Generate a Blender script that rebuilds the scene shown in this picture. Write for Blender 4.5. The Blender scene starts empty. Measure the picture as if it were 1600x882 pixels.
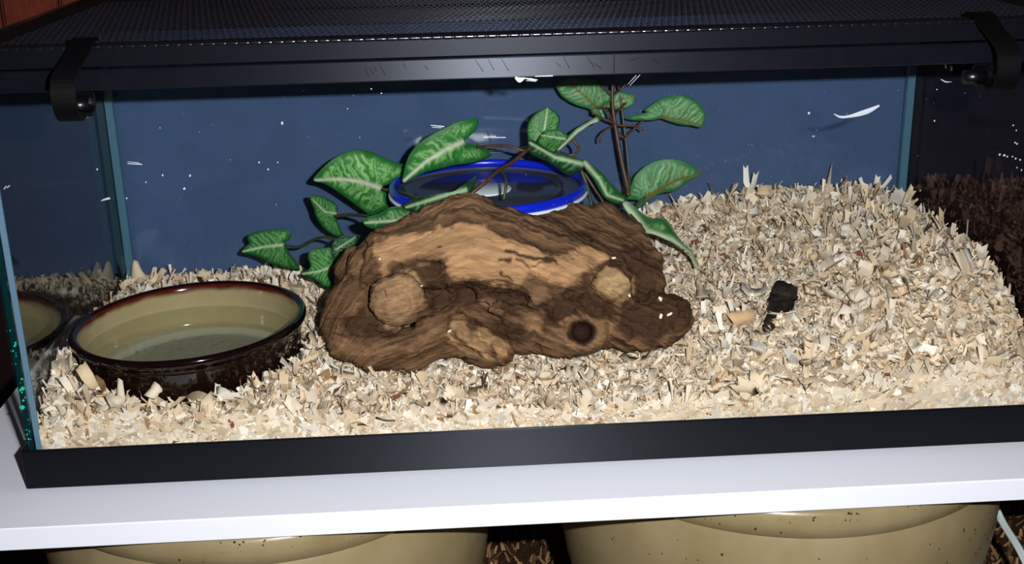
import bpy, math, random
import numpy as np
from mathutils import Matrix, Vector
from mathutils.geometry import delaunay_2d_cdt

SC = bpy.context.scene
COL = SC.collection
S = 0.0254                       # everything below is written in inches, built in metres
RNG = np.random.default_rng(7)
random.seed(7)

# ------------------------------------------------------------------ camera
CAM = np.array([12.4500775, -31.66089, 16.7157023])
PITCH, YAW, ROLL, FPX = 0.333150096, -5.35966628e-2, -2.21359539e-2, 1881.70303
def cam_axes(p, y, r):
    cy, sy, cp, sp = math.cos(y), math.sin(y), math.cos(p), math.sin(p)
    f = np.array([-sy*cp, cy*cp, -sp]); rt = np.array([cy, sy, 0.0]); up = np.cross(rt, f)
    cr, sr = math.cos(r), math.sin(r)
    return cr*rt + sr*up, -sr*rt + cr*up, f
RT, UP, FW = cam_axes(PITCH, YAW, ROLL)
cd = bpy.data.cameras.new('camera'); cam = bpy.data.objects.new('camera', cd); COL.objects.link(cam)
m = Matrix.Identity(4)
for i in range(3):
    m[i][0] = RT[i]; m[i][1] = UP[i]; m[i][2] = -FW[i]; m[i][3] = CAM[i]*S
cam.matrix_world = m
cd.sensor_fit = 'HORIZONTAL'; cd.sensor_width = 36.0; cd.lens = 36.0*FPX/1600.0
cd.clip_start = 0.02; cd.clip_end = 50
SC.camera = cam

# ------------------------------------------------------------------ world, flash, exposure
w = bpy.data.worlds.new('dim_room'); SC.world = w; w.use_nodes = True
w.node_tree.nodes['Background'].inputs['Color'].default_value = (0.62, 0.72, 1.0, 1)
w.node_tree.nodes['Background'].inputs['Strength'].default_value = 0.022
FL = CAM + RT*2.7 + UP*1.3 + FW*0.3
ld = bpy.data.lights.new('camera_flash', 'AREA'); lo = bpy.data.objects.new('camera_flash', ld); COL.objects.link(lo)
ld.shape = 'RECTANGLE'; ld.size = 0.018; ld.size_y = 0.009; ld.energy = 13.5; ld.color = (1.0, 0.985, 1.0)
lo.location = Vector(FL*S)
lo.rotation_euler = (Vector(FW) + Vector((-0.02, 0, 0.0))).to_track_quat('-Z', 'Y').to_euler()
SC.view_settings.view_transform = 'Standard'; SC.view_settings.look = 'None'
SC.view_settings.exposure = 0.0; SC.view_settings.gamma = 1.0; SC.view_settings.use_curve_mapping = False
try:
    SC.cycles.transparent_max_bounces = 48; SC.cycles.max_bounces = 10
    SC.cycles.sample_clamp_indirect = 4.0
except Exception: pass

# photo pixel -> point on the plane y = Y / z = Z  (used only to measure real positions)
def ray(px, py):
    px = np.asarray(px, float)[..., None]; py = np.asarray(py, float)[..., None]
    return FW + RT*(px-800)/FPX + UP*(441-py)/FPX
def at(px, py, y):
    d = ray(px, py); return CAM + d*((np.asarray(y, float) - CAM[1])/d[..., 1])[..., None]
def atz(px, py, z):
    d = ray(px, py); return CAM + d*((np.asarray(z, float) - CAM[2])/d[..., 2])[..., None]
def proj(P):
    d = np.asarray(P, float) - CAM; z = d@FW
    return 800+FPX*(d@RT)/z, 441-FPX*(d@UP)/z

# ------------------------------------------------------------------ helpers
def lin(h):
    h = h.lstrip('#'); c = np.array([int(h[i:i+2], 16)/255 for i in (0, 2, 4)])
    return np.where(c <= 0.04045, c/12.92, ((c+0.055)/1.055)**2.4)
def mesh_obj(name, V, faces, mat=None, parent=None, smooth=False, col=None, loops=None):
    V = np.asarray(V, float)*S
    me = bpy.data.meshes.new(name)
    if isinstance(faces, np.ndarray):
        n, k = faces.shape
        me.vertices.add(len(V)); me.vertices.foreach_set('co', V.astype(np.float32).ravel())
        me.loops.add(n*k); me.loops.foreach_set('vertex_index', faces.astype(np.int32).ravel())
        me.polygons.add(n); me.polygons.foreach_set('loop_start', np.arange(0, n*k, k, dtype=np.int32))
        me.polygons.foreach_set('loop_total', np.full(n, k, dtype=np.int32))
        me.update(calc_edges=True); me.validate()
    else:
        me.from_pydata([tuple(v) for v in V], [], [tuple(f) for f in faces]); me.update()
    if smooth: me.polygons.foreach_set('use_smooth', np.ones(len(me.polygons), dtype=bool))
    if col is not None:
        a = me.color_attributes.new('Col', 'FLOAT_COLOR', 'POINT')
        c4 = np.ones((len(V), 4), np.float32); c4[:, :3] = col; a.data.foreach_set('color', c4.ravel())
    if mat: me.materials.append(mat)
    o = bpy.data.objects.new(name, me); COL.objects.link(o)
    if parent is not None: put(o, parent)
    return o
def put(o, parent):
    o.parent = parent; o.matrix_parent_inverse = Matrix.Translation(-world_loc(parent))
def world_loc(o): return LOC.get(o.name, Vector((0, 0, 0)))
LOC = {}
def thing(name, label, cat, loc=(0, 0, 0), group=None):
    o = bpy.data.objects.new(name, None); COL.objects.link(o)
    o.location = Vector(loc)*S; o.empty_display_size = 0.02; LOC[o.name] = Vector(loc)*S
    return tag(o, label, cat, group)
def tag(o, label=None, cat=None, group=None, kind=None):
    if label: o['label'] = label
    if cat: o['category'] = cat
    if group: o['group'] = group
    if kind: o['kind'] = kind
    return o
class MB:
    def __init__(s): s.v = []; s.f = []
    def add(s, V, F):
        b = len(s.v); s.v += [tuple(map(float, v)) for v in V]; s.f += [tuple(int(i)+b for i in f) for f in F]; return s
    def box(s, a, b, bev=0.0):
        x0, y0, z0 = a; x1, y1, z1 = b
        if bev <= 0:
            V = [(x, y, z) for z in (z0, z1) for y in (y0, y1) for x in (x0, x1)]
            return s.add(V, [(0, 2, 3, 1), (4, 5, 7, 6), (0, 1, 5, 4), (2, 6, 7, 3), (0, 4, 6, 2), (1, 3, 7, 5)])
        c = np.array([(x0+x1)/2, (y0+y1)/2, (z0+z1)/2]); h = np.array([x1-x0, y1-y0, z1-z0])/2
        V = []; idx = {}
        for sx in (-1, 1):
            for sy in (-1, 1):
                for sz in (-1, 1):
                    for ax in range(3):
                        sg = np.array([sx, sy, sz]); p = h-bev; p = p.copy(); p[ax] = h[ax]
                        idx[(sx, sy, sz, ax)] = len(V); V.append(c+sg*p)
        F = []
        for ax in range(3):
            o1, o2 = [(1, 2), (2, 0), (0, 1)][ax]
            for sg in (-1, 1):
                q = []
                for (a1, a2) in ((-1, -1), (1, -1), (1, 1), (-1, 1)):
                    k = [0, 0, 0]; k[ax] = sg; k[o1] = a1; k[o2] = a2; q.append(idx[(*k, ax)])
                F.append(q if sg > 0 else q[::-1])
            for a1 in (-1, 1):
                for a2 in (-1, 1):
                    k0 = [0, 0, 0]; k1 = [0, 0, 0]; k0[ax] = -1; k1[ax] = 1
                    k0[o1] = k1[o1] = a1; k0[o2] = k1[o2] = a2
                    q = [idx[(*k0, o1)], idx[(*k1, o1)], idx[(*k1, o2)], idx[(*k0, o2)]]
                    F.append(q if a1*a2 > 0 else q[::-1])
        for sx in (-1, 1):
            for sy in (-1, 1):
                for sz in (-1, 1):
                    q = [idx[(sx, sy, sz, a)] for a in range(3)]
                    F.append(q if sx*sy*sz > 0 else q[::-1])
        return s.add(V, F)
    def build(s, name, mat, parent=None, smooth=False, col=None):
        return mesh_obj(name, np.array(s.v), s.f, mat, parent, smooth, col)
def catmull(P, n, closed=False):
    P = np.asarray(P, float); N = len(P)
    if closed: Q = np.vstack([P[-1:], P, P[:2]]); segs = N
    else: Q = np.vstack([2*P[:1]-P[1:2], P, 2*P[-1:]-P[-2:-1]]); segs = N-1
    t = np.linspace(0, segs, n, endpoint=not closed); i = np.minimum(t.astype(int), segs-1); u = (t-i)[:, None]
    a, b, c, d = Q[i], Q[i+1], Q[i+2], Q[i+3]
    return 0.5*(2*b+(c-a)*u+(2*a-5*b+4*c-d)*u*u+(3*b-a-3*c+d)*u**3)
def tube(P, r, k=10, cap=True):
    P = np.asarray(P, float); n = len(P); r = np.broadcast_to(np.asarray(r, float), (n,))
    T = np.gradient(P, axis=0); T /= np.linalg.norm(T, axis=1)[:, None]+1e-12
    ref = np.array([0, 0, 1.0]) if abs(T[0, 2]) < .9 else np.array([1.0, 0, 0])
    u = np.cross(T[0], ref); u /= np.linalg.norm(u); V = []
    for i in range(n):
        u = u-T[i]*(u@T[i]); u /= np.linalg.norm(u); v = np.cross(T[i], u)
        for a in np.arange(k)*2*math.pi/k: V.append(P[i]+r[i]*(math.cos(a)*u+math.sin(a)*v))
    F = [(i*k+j, i*k+(j+1) % k, (i+1)*k+(j+1) % k, (i+1)*k+j) for i in range(n-1) for j in range(k)]
    if cap: F += [tuple(range(k))[::-1], tuple((n-1)*k+j for j in range(k))]
    return V, F
def lathe(prof, c=(0, 0, 0), k=96, closed=False):
    prof = np.asarray(prof, float); n = len(prof); a = np.arange(k)*2*math.pi/k
    V = np.stack([c[0]+prof[:, None, 0]*np.cos(a), c[1]+prof[:, None, 0]*np.sin(a), np.broadcast_to(c[2]+prof[:, None, 1], (n, k))], -1).reshape(-1, 3)
    F = []; m_ = n if closed else n-1
    for i in range(m_):
        i2 = (i+1) % n
        for j in range(k): F.append((i*k+j, i*k+(j+1) % k, i2*k+(j+1) % k, i2*k+j))
    return V, np.array(F)
# value noise -----------------------------------------------------------
def _h(ix, iy, iz, seed):
    h = (ix.astype(np.int64)*374761393 + iy.astype(np.int64)*668265263 + iz.astype(np.int64)*2147483647 + seed*974711) & 0xffffffff
    h = ((h ^ (h >> 13))*1274126177) & 0xffffffff; h = h ^ (h >> 16)
    return (h & 0xffff)/65535.0
def vnoise(P, seed=0):
    P = np.asarray(P, float); i = np.floor(P).astype(np.int64); f = P-i; f = f*f*(3-2*f); o = 0
    for dx in (0, 1):
        for dy in (0, 1):
            for dz in (0, 1):
                wgt = (f[:, 0] if dx else 1-f[:, 0])*(f[:, 1] if dy else 1-f[:, 1])*(f[:, 2] if dz else 1-f[:, 2])
                o = o+wgt*_h(i[:, 0]+dx, i[:, 1]+dy, i[:, 2]+dz, seed)
    return o
def fbm(P, oct=4, seed=0):
    s = 0; a = .5; t = 0; P = np.asarray(P, float)
    for k in range(oct): s = s+a*vnoise(P*2**k, seed+k*17); t += a; a *= .5
    return s/t
def sst(a, b, x): t = np.clip((x-a)/(b-a), 0, 1); return t*t*(3-2*t)
def polydist(x, y, poly):          # signed distance, > 0 inside
    poly = np.asarray(poly, float); inside = np.zeros(len(x), bool); d2 = np.full(len(x), 1e18)
    for (x0, y0), (x1, y1) in zip(poly, np.roll(poly, -1, 0)):
        ex, ey = x1-x0, y1-y0; t = np.clip(((x-x0)*ex+(y-y0)*ey)/(ex*ex+ey*ey+1e-12), 0, 1)
        d2 = np.minimum(d2, (x-x0-t*ex)**2+(y-y0-t*ey)**2)
        c = (y0 > y) != (y1 > y); inside ^= c & (x < (x1-x0)*(y-y0)/((y1-y0) if y1 != y0 else 1e-12)+x0)
    return np.where(inside, 1, -1)*np.sqrt(d2)
def linedist(x, y, pl):            # distance to polyline, arc position 0..1
    pl = np.asarray(pl, float); L = np.r_[0, np.cumsum(np.linalg.norm(np.diff(pl, axis=0), axis=1))]
    best = np.full(len(x), 1e18); s = np.zeros(len(x)); sd = np.zeros(len(x))
    for k in range(len(pl)-1):
        (x0, y0), (x1, y1) = pl[k], pl[k+1]; ex, ey = x1-x0, y1-y0
        t = ((x-x0)*ex+(y-y0)*ey)/(ex*ex+ey*ey+1e-12); tc = np.clip(t, 0, 1)
        d = (x-x0-tc*ex)**2+(y-y0-tc*ey)**2; b = d < best; best = np.where(b, d, best)
        lo_ = t if k in (0, len(pl)-2) else tc
        s = np.where(b, (L[k]+lo_*(L[k+1]-L[k]))/L[-1], s); sd = np.where(b, np.sign(ex*(y-y0)-ey*(x-x0)), sd)
    return np.sqrt(best), s, sd

# ------------------------------------------------------------------ materials
def new_mat(name):
    mt = bpy.data.materials.new(name); mt.use_nodes = True; nt = mt.node_tree
    return mt, nt, nt.nodes['Principled BSDF']
def rgba(c): return (*(lin(c) if isinstance(c, str) else c), 1)
def pmat(name, c, rough=.5, spec=.5, metal=0, noise=None, bump=None, coat=0, vcol=False, trans=0):
    """noise=(scale, colour2, amount, stretch), bump=(scale, strength, distance)"""
    mt, nt, b = new_mat(name)
    b.inputs['Base Color'].default_value = rgba(c); b.inputs['Roughness'].default_value = rough
    b.inputs['Specular IOR Level'].default_value = spec; b.inputs['Metallic'].default_value = metal
    b.inputs['Coat Weight'].default_value = coat; b.inputs['Coat Roughness'].default_value = .05
    tc = nt.nodes.new('ShaderNodeTexCoord'); src = None
    if vcol:
        a = nt.nodes.new('ShaderNodeVertexColor'); a.layer_name = 'Col'; src = a.outputs['Color']
    if noise:
        sc_, c2, am = noise[:3]; st = noise[3] if len(noise) > 3 else (1, 1, 1)
        mp = nt.nodes.new('ShaderNodeMapping'); mp.inputs['Scale'].default_value = st
        nt.links.new(tc.outputs['Object'], mp.inputs['Vector'])
        n = nt.nodes.new('ShaderNodeTexNoise'); n.inputs['Scale'].default_value = sc_; n.inputs['Detail'].default_value = 5
        nt.links.new(mp.outputs['Vector'], n.inputs['Vector'])
        r = nt.nodes.new('ShaderNodeMapRange'); r.inputs[1].default_value = .42; r.inputs[2].default_value = .68; r.inputs[3].default_value = 0; r.inputs[4].default_value = am
        nt.links.new(n.outputs['Fac'], r.inputs[0])
        mx = nt.nodes.new('ShaderNodeMix'); mx.data_type = 'RGBA'
        if src: nt.links.new(src, mx.inputs[6])
        else: mx.inputs[6].default_value = rgba(c)
        mx.inputs[7].default_value = rgba(c2); nt.links.new(r.outputs[0], mx.inputs[0]); src = mx.outputs[2]
    if src: nt.links.new(src, b.inputs['Base Color'])
    if bump:
        n2 = nt.nodes.new('ShaderNodeTexNoise'); n2.inputs['Scale'].default_value = bump[0]; n2.inputs['Detail'].default_value = 6
        mp2 = nt.nodes.new('ShaderNodeMapping'); mp2.inputs['Scale'].default_value = bump[3] if len(bump) > 3 else (1, 1, 1)
        nt.links.new(tc.outputs['Object'], mp2.inputs['Vector']); nt.links.new(mp2.outputs['Vector'], n2.inputs['Vector'])
        bp = nt.nodes.new('ShaderNodeBump'); bp.inputs['Strength'].default_value = bump[1]; bp.inputs['Distance'].default_value = bump[2]
        nt.links.new(n2.outputs['Fac'], bp.inputs['Height']); nt.links.new(bp.outputs['Normal'], b.inputs['Normal'])
    if trans:
        tl = nt.nodes.new('ShaderNodeBsdfTranslucent'); ms = nt.nodes.new('ShaderNodeMixShader'); ms.inputs[0].default_value = trans
        if src: nt.links.new(src, tl.inputs['Color'])
        else: tl.inputs['Color'].default_value = rgba(c)
        nt.links.new(b.outputs[0], ms.inputs[1]); nt.links.new(tl.outputs[0], ms.inputs[2]); nt.links.new(ms.outputs[0], nt.nodes['Material Output'].inputs[0])
    return mt
def streaky(mt, an=.85, rot=.25):
    nt = mt.node_tree; b = nt.nodes['Principled BSDF']; tg = nt.nodes.new('ShaderNodeTangent'); tg.direction_type = 'RADIAL'; tg.axis = 'Z'
    b.inputs['Anisotropic'].default_value = an; b.inputs['Anisotropic Rotation'].default_value = rot; nt.links.new(tg.outputs[0], b.inputs['Tangent'])
    for l in list(b.inputs['Normal'].links): nt.links.remove(l)
    return mt
def glass_mat(name, tint, rough=0.0, ior=1.5, haze=0.0, hazec=(.6, .7, .8), refl=(.95, 1, .98)):
    """thin clear sheet: see-through plus a Fresnel mirror reflection (and an optional haze colour)"""
    mt, nt, b = new_mat(name); nt.nodes.remove(b)
    tr = nt.nodes.new('ShaderNodeBsdfTransparent'); tr.inputs[0].default_value = (*tint, 1)
    gl = nt.nodes.new('ShaderNodeBsdfGlossy'); gl.inputs['Roughness'].default_value = rough; gl.inputs[0].default_value = (*refl, 1)
    ge = nt.nodes.new('ShaderNodeNewGeometry'); mr = nt.nodes.new('ShaderNodeMapRange')
    mr.inputs[3].default_value = ior; mr.inputs[4].default_value = 1/ior
    nt.links.new(ge.outputs['Backfacing'], mr.inputs[0])
    fr = nt.nodes.new('ShaderNodeFresnel'); nt.links.new(mr.outputs[0], fr.inputs['IOR'])
    ms = nt.nodes.new('ShaderNodeMixShader'); nt.links.new(fr.outputs[0], ms.inputs[0])
    last = tr.outputs[0]
    if haze > 0:
        df = nt.nodes.new('ShaderNodeBsdfDiffuse'); df.inputs[0].default_value = (*hazec, 1)
        m2 = nt.nodes.new('ShaderNodeMixShader'); m2.inputs[0].default_value = haze
        nt.links.new(last, m2.inputs[1]); nt.links.new(df.outputs[0], m2.inputs[2]); last = m2.outputs[0]
    nt.links.new(last, ms.inputs[1]); nt.links.new(gl.outputs[0], ms.inputs[2])
    nt.links.new(ms.outputs[0], nt.nodes['Material Output'].inputs[0])
    return mt

M = {}
M['white'] = pmat('white_melamine', '#dde1ea', .35, .4, bump=(900, .02, .001))
M['rim'] = streaky(pmat('black_rim_plastic', '#0a0b12', .41, .38, noise=(70, '#101017', .5, (1, 1, 1))))
M['trim'] = streaky(pmat('black_trim_plastic', '#07070a', .42, .32))
M['lid'] = streaky(pmat('black_powder_coat', '#0b0b11', .44, .16), .7)
M['lid_top'] = pmat('matt_black_flange', '#08070a', .75, .12)
M['rolled'] = pmat('black_rolled_edge', '#0b0b12', .22, .6)
for k_ in ('rim', 'lid', 'trim', 'rolled'): M[k_].node_tree.nodes['Principled BSDF'].inputs['Specular Tint'].default_value = (.78, .86, 1.0, 1)
M['wire'] = pmat('dark_screen_wire', '#20222c', .3, .5, metal=.6)
M['clip'] = pmat('black_clip_plastic', '#020203', .55, .12)
M['knob'] = pmat('black_clip_roller', '#060608', .3, .4)
M['glass'] = glass_mat('tank_glass', (.982, .992, .987))
M['side'] = glass_mat('tank_side_glass', (.93, .965, .955))
M['side_right'] = glass_mat('dimmed_reflection_glass', (.8, .76, .76), refl=(.5, .36, .34))  # weak blue reflection put into the colour: mirror and tint darkened
M['silicone'] = pmat('blue_grey_silicone', '#5f7f97', .35, .5)
M['silicone_back'] = pmat('teal_silicone', '#3d6377', .35, .5)
M['edge'] = pmat('dark_green_glass_edge', '#06282c', .08, .6)
M['glint'] = pmat('emerald_chip_glint', '#27c79a', .1, .9)
M['blue'] = pmat('slate_blue_card', '#41567c', .75, .2, noise=(30, '#3c5073', .8, (1, 1, 1)), bump=(2500, .12, .0005))
M['carpet'] = pmat('brown_carpet', '#4a3527', .95, .05, noise=(400, '#2c1d14', 1), bump=(500, .8, .004))
M['pile'] = pmat('carpet_pile', '#6f543d', .9, .05, vcol=True)
M['brick'] = pmat('terracotta_brick', '#642005', .6, .3, noise=(25, '#4c1604', .9), bump=(120, .4, .003))
M['mortar'] = pmat('mortar', '#4f4643', .9, .1, bump=(300, .5, .002))
M['pot'] = pmat('buff_stoneware', '#897c5c', .32, .45, noise=(18, '#7b6d4b', .9), bump=(60, .08, .002))
M['speck'] = pmat('iron_speck', '#3c2a12', .6, .2)
M['cable'] = pmat('white_cord', '#b9c6c6', .4, .4)
M['bark'] = pmat('driftwood_surface', '#7a5535', .8, .15, vcol=True, noise=(170, '#2b1b10', .3, (.3, 1, 1.5)), bump=(420, .55, .0025, (.35, 1, 1.3)))
M['leaf'] = pmat('leaf_fabric', '#2b7a38', .5, .35, vcol=True, bump=(900, .12, .0006), trans=.06)
M['stem'] = pmat('brown_plastic_stem', '#573826', .45, .4, noise=(300, '#3c2618', .9))
M['stem_green'] = pmat('olive_plastic_stem', '#39402a', .4, .5, noise=(200, '#2a2c18', .9))
M['shaving'] = pmat('aspen_shaving', '#d2bd9c', .85, .12, vcol=True, trans=.1)
M['bed'] = pmat('packed_shavings', '#b29f82', .95, .05, noise=(250, '#6d5b45', 1), bump=(350, .9, .004))
M['lump'] = pmat('dark_hide', '#1f1816', .5, .3, noise=(160, '#352a24', .9), bump=(700, .9, .002))
M['bowl_out'] = pmat('brown_glaze', '#1c0a06', .1, .6, noise=(40, '#2b110a', .8), coat=.6)
M['water'] = glass_mat('water', (.93, .95, .9), 0.0, 1.33)
M['tubclear'] = glass_mat('clear_tub_plastic', (.82, .84, .86), .12, 1.49, .05, (.25, .27, .32))
M['tublid'] = glass_mat('shade_tinted_tub_lid', (.55, .56, .6), .1, 1.49, .45, (.085, .085, .11))  # shade inside the tub put into the panel's grey tint and haze
M['tubblue'] = pmat('cobalt_blue_plastic', '#0822c4', .25, .5)
M['tubwhite'] = pmat('white_plastic', '#dfe8f2', .35, .5)
M['mark'] = pmat('white_residue_and_glare', '#e6eef6', .5, .5)  # dried residue; also carries the painted flash glare and sparkles
def thin(mt, k):
    nt = mt.node_tree; tr = nt.nodes.new('ShaderNodeBsdfTransparent'); ms = nt.nodes.new('ShaderNodeMixShader'); ms.inputs[0].default_value = k
    nt.links.new(tr.outputs[0], ms.inputs[1]); nt.links.new(nt.nodes['Principled BSDF'].outputs[0], ms.inputs[2]); nt.links.new(ms.outputs[0], nt.nodes['Material Output'].inputs[0])
thin(M['mark'], .5)
M['tape'] = pmat('torn_tape', '#c8ccd0', .2, .6)
M['groove'] = pmat('black_seam', '#060608', .6, .2)

# ================================================================== structure
# floor, back wall with bricks
FZ = -13.0
fl = MB().box((-60, -60, FZ-1), (90, 24, FZ)).build('floor', M['carpet']); tag(fl, kind='structure')
n = 9000
p = np.stack([RNG.uniform(-4, 42, n), RNG.uniform(6, 23.9, n), np.full(n, FZ)], -1)
h = RNG.uniform(.25, .5, n); a = RNG.uniform(0, 6.28, n); wd = RNG.uniform(.06, .12, n)
dx = np.stack([np.cos(a), np.sin(a), 0*a], -1); ln = np.stack([RNG.normal(0, .15, n), RNG.normal(0, .15, n), h], -1)
V = np.stack([p-dx*wd[:, None], p+dx*wd[:, None], p+ln+dx*wd[:, None]*.6, p+ln-dx*wd[:, None]*.6], 1).reshape(-1, 3)
cc = np.array([lin('#8a6a4b'), lin('#5b412d'), lin('#3a281c'), lin('#a58560')])[RNG.integers(0, 4, n)]
o = mesh_obj('carpet_pile', V, np.arange(4*n).reshape(n, 4), M['pile'], fl, col=np.repeat(cc, 4, 0)); tag(o, kind='stuff')
wb = MB().box((-50, 24.35, 9.3), (80, 26, 60)).build('wall_back', M['mortar']); tag(wb, kind='structure')
M['panel'] = pmat('dark_wood_panel', '#2c1416', .6, .2, noise=(40, '#1d0d0e', .9, (1, 1, .1)))
dp = MB().box((-50, 24.0, FZ), (80, 26, 9.3), .05).build('trim_1', M['panel']); tag(dp, kind='structure')
bm0 = None; BW, BH = 2.42, 7.6
for i in range(-9, 22):
    for j in range(0, 2):
        x = -4.35+(i-1)*2.55; z = 9.4+j*7.75
        if x > 46: continue
        if bm0 is None:
            bb = MB().box((0, 24.0, 0), (BW, 24.6, BH), .08); bo = bb.build('brick', M['brick'], wb); bm0 = bo.data
        else:
            bo = bpy.data.objects.new('brick', bm0); COL.objects.link(bo); put(bo, wb)
        bo.location = Vector((x, RNG.uniform(-.04, .04), z))*S
# shelf board
sh = MB().box((-2.7, -2.2, -.69), (31.4, 14.6, 0), .03).build('shelf_board', M['white'])
tag(sh, 'white melamine shelf board carrying the glass tank', 'shelf')
# stoneware pots under the shelf
def pot(cx, cy, label, seed):
    r = random.Random(seed)
    t = thing('stoneware_pot', label, 'pot', (cx, cy, FZ), 'stoneware pots holding up the shelf')
    prof = [(0, .01), (5.2, .01), (5.45, .25), (5.9, 2.5), (6.6, 5), (7.1, 7), (7.42, 9), (7.5, 10.2), (7.42, 10.9), (7.28, 11.28)]
    V, F = lathe(prof, (cx, cy, FZ), 120); b = mesh_obj('body', V, F, M['pot'], t, True)
    prof = [(7.2, 11.22), (7.3, 11.3), (7.44, 11.42), (7.5, 11.75), (7.48, 12.1), (7.36, 12.29), (6.7, 12.3), (6.6, 12.1), (6.6, 11.2)]
    V, F = lathe(prof, (cx, cy, FZ), 120); b2 = mesh_obj('rim_band', V, F, M['pot'], t, True)
    mb = MB()
    for k in range(150):
        a = r.uniform(math.pi*1.05, math.pi*1.95)
        if k < 100: R, z = 7.49, FZ+11.5+r.random()**.6*.7
        else: R, z = 7.5, FZ+9.2+r.random()*1.6
        s_ = r.uniform(.015, .045); c = np.array([cx+R*math.cos(a), cy+R*math.sin(a), z]); tt = np.array([-math.sin(a), math.cos(a), 0]); nn = np.array([math.cos(a), math.sin(a), 0])
        q = [c+tt*s_*math.cos(b_)+np.array([0, 0, 1])*s_*1.2*math.sin(b_)-nn*.01 for b_ in np.arange(6)*math.pi/3]+[c+nn*.012]
        mb.add(q, [(i, (i+1) % 6, 6) for i in range(6)])
    o = mb.build('glaze_specks', M['speck'], t); tag(o, kind='stuff')
pot(6.15, 5.35, 'speckled buff stoneware pot under the left end of the white shelf', 1)
pot(23.25, 5.25, 'speckled buff stoneware pot under the right half of the shelf, next to the white cord', 2)
# white flat cord at the right
P = catmull([(30.6, 9, -1.2), (31.3, 7.5, -3.0), (31.95, 6, -5.8), (32.12, 4, -6.62), (32.6, 2, -8.6), (33.6, 0, -11.6), (36, -2, -12.8), (40, -4, -12.85)], 40)
mb = MB()
for s_ in (-.055, .055): mb.add(*tube(P+np.array([s_*1.0, 0, s_*.35]), .075, 10))
o = mb.build('power_cord', M['cable'], None, True); tag(o, 'white flat two-strand cord hanging at lower right beside the stoneware pot', 'cord')

# ================================================================== tank
W, D, H = 30.25, 12.5, 12.06
TK = thing('glass_tank', 'long glass tank with black plastic rims standing on the white shelf', 'tank', (W/2, D/2, 0))
def frame_ring(z0, z1, t, lip, mat, name, bev=.05, zl=None):
    mb = MB()
    mb.box((0, 0, z0), (W, t, z1), bev); mb.box((0, D-t, z0), (W, D, z1), bev)
    mb.box((0, t*.5, z0+.002), (t, D-t*.5, z1-.002), bev); mb.box((W-t, t*.5, z0+.002), (W, D-t*.5, z1-.002), bev)
    return mb.build(name, mat, TK)
frame_ring(0, 1.22, .11, 0, M['trim'], 'bottom_frame', .03)
frame_ring(11.43, 11.99, .11, 0, M['rim'], 'top_rim', .03)
o = MB().box((16.95, -.012, 11.45), (16.99, .02, 11.98)).build('rim_seam', M['groove'], TK)
o = MB().box((.13, .13, .5), (W-.13, .32, 11.95)).build('front_pane', M['glass'], TK); FP = o
o = MB().box((.13, .34, .5), (.32, D-.34, 11.95)).build('left_pane', M['side'], TK); LP = o
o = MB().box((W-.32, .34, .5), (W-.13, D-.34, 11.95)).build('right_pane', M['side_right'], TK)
o = MB().box((.13, D-.32, .5), (W-.13, D-.13, 11.95)).build('back_pane', M['glass'], TK)
o = MB().box((.13, .13, .3), (W-.13, D-.13, .5)).build('bottom_pane', M['edge'], TK)
# silicone seams and the green cut edges of the glass
for nm, a_, b_, mt in (('silicone_seam', (.33, .335, .5), (.50, .43, 11.9), 'silicone'), ('silicone_seam', (W-.50, .335, .5), (W-.33, .43, 11.9), 'silicone'),
                       ('silicone_seam', (.33, D-.6, .5), (.62, D-.335, 11.4), 'silicone_back'), ('silicone_seam', (W-.62, D-.6, .5), (W-.33, D-.335, 11.4), 'silicone_back'),
                       ('pane_edge', (.122, .335, 1.0), (.3, .36, 11.6), 'edge'), ('pane_edge', (W-.3, .335, 1.0), (W-.122, .36, 11.6), 'edge')):
    MB().box(a_, b_, .02).build(nm, M[mt], TK)
mb = MB(); rr = random.Random(4)
for k in range(26):
    z = 1.4+rr.random()**1.6*3.4; x = .15+rr.random()*.14; s_ = rr.uniform(.015, .06)*(1.6 if 2.3 < z < 3.1 else .8)
    mb.add([(x-s_, .325, z), (x, .325, z-s_*.7), (x+s_*.8, .325, z+.3*s_), (x, .325, z+s_)], [(0, 1, 2, 3)])
o = mb.build('edge_glints', M['glint'], LP); tag(o, kind='stuff')  # glints of light off the chipped edge, painted as green flecks
# blue card behind the back pane
o = MB().box((.3, D+.02, .3), (W-.3, D+.09, 11.9)).build('backdrop_card', M['blue']); tag(o, 'slate blue backdrop card fixed behind the back pane of the tank', 'backdrop')
# marks on the front pane: white scratches, dried spots, painted sparkles and glare arc
def strip(poly, wid, y=.124):
    q = catmull([at(a_, b_, y) for a_, b_ in poly], 14); wid = np.interp(np.linspace(0, 1, 14), np.linspace(0, 1, len(wid)), wid)
    t_ = np.gradient(q, axis=0); nn = np.stack([-t_[:, 2], 0*t_[:, 0], t_[:, 0]], -1); nn /= np.linalg.norm(nn, axis=1)[:, None]
    V = np.vstack([q+nn*wid[:, None]/2, q-nn*wid[:, None]/2, q+np.array([0, -.006, 0])]); k = len(q)
    return V, [(i, i+1, 2*k+i+1, 2*k+i) for i in range(k-1)]+[(2*k+i, 2*k+i+1, k+i+1, k+i) for i in range(k-1)]
def mark(name, items):
    mb = MB()
    for a_, b_ in items: mb.add(*strip(a_, b_))
    o = mb.build(name, M['mark'], FP); return o
mark('arc_glare_smear', [([(1303, 178), (1313, 183), (1327, 182), (1343, 178), (1358, 173), (1374, 165)], (.02, .06, .07, .13, .14, .05))])  # arc of flash glare on the glass, painted white
mark('scratch', [([(199, 256), (222, 257)], (.02, .03)), ([(199, 253), (218, 255)], (.015, .02))])
mark('scratch', [([(158, 314), (172, 310)], (.02, .05)), ([(160, 312), (170, 309)], (.01, .02))])
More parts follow.
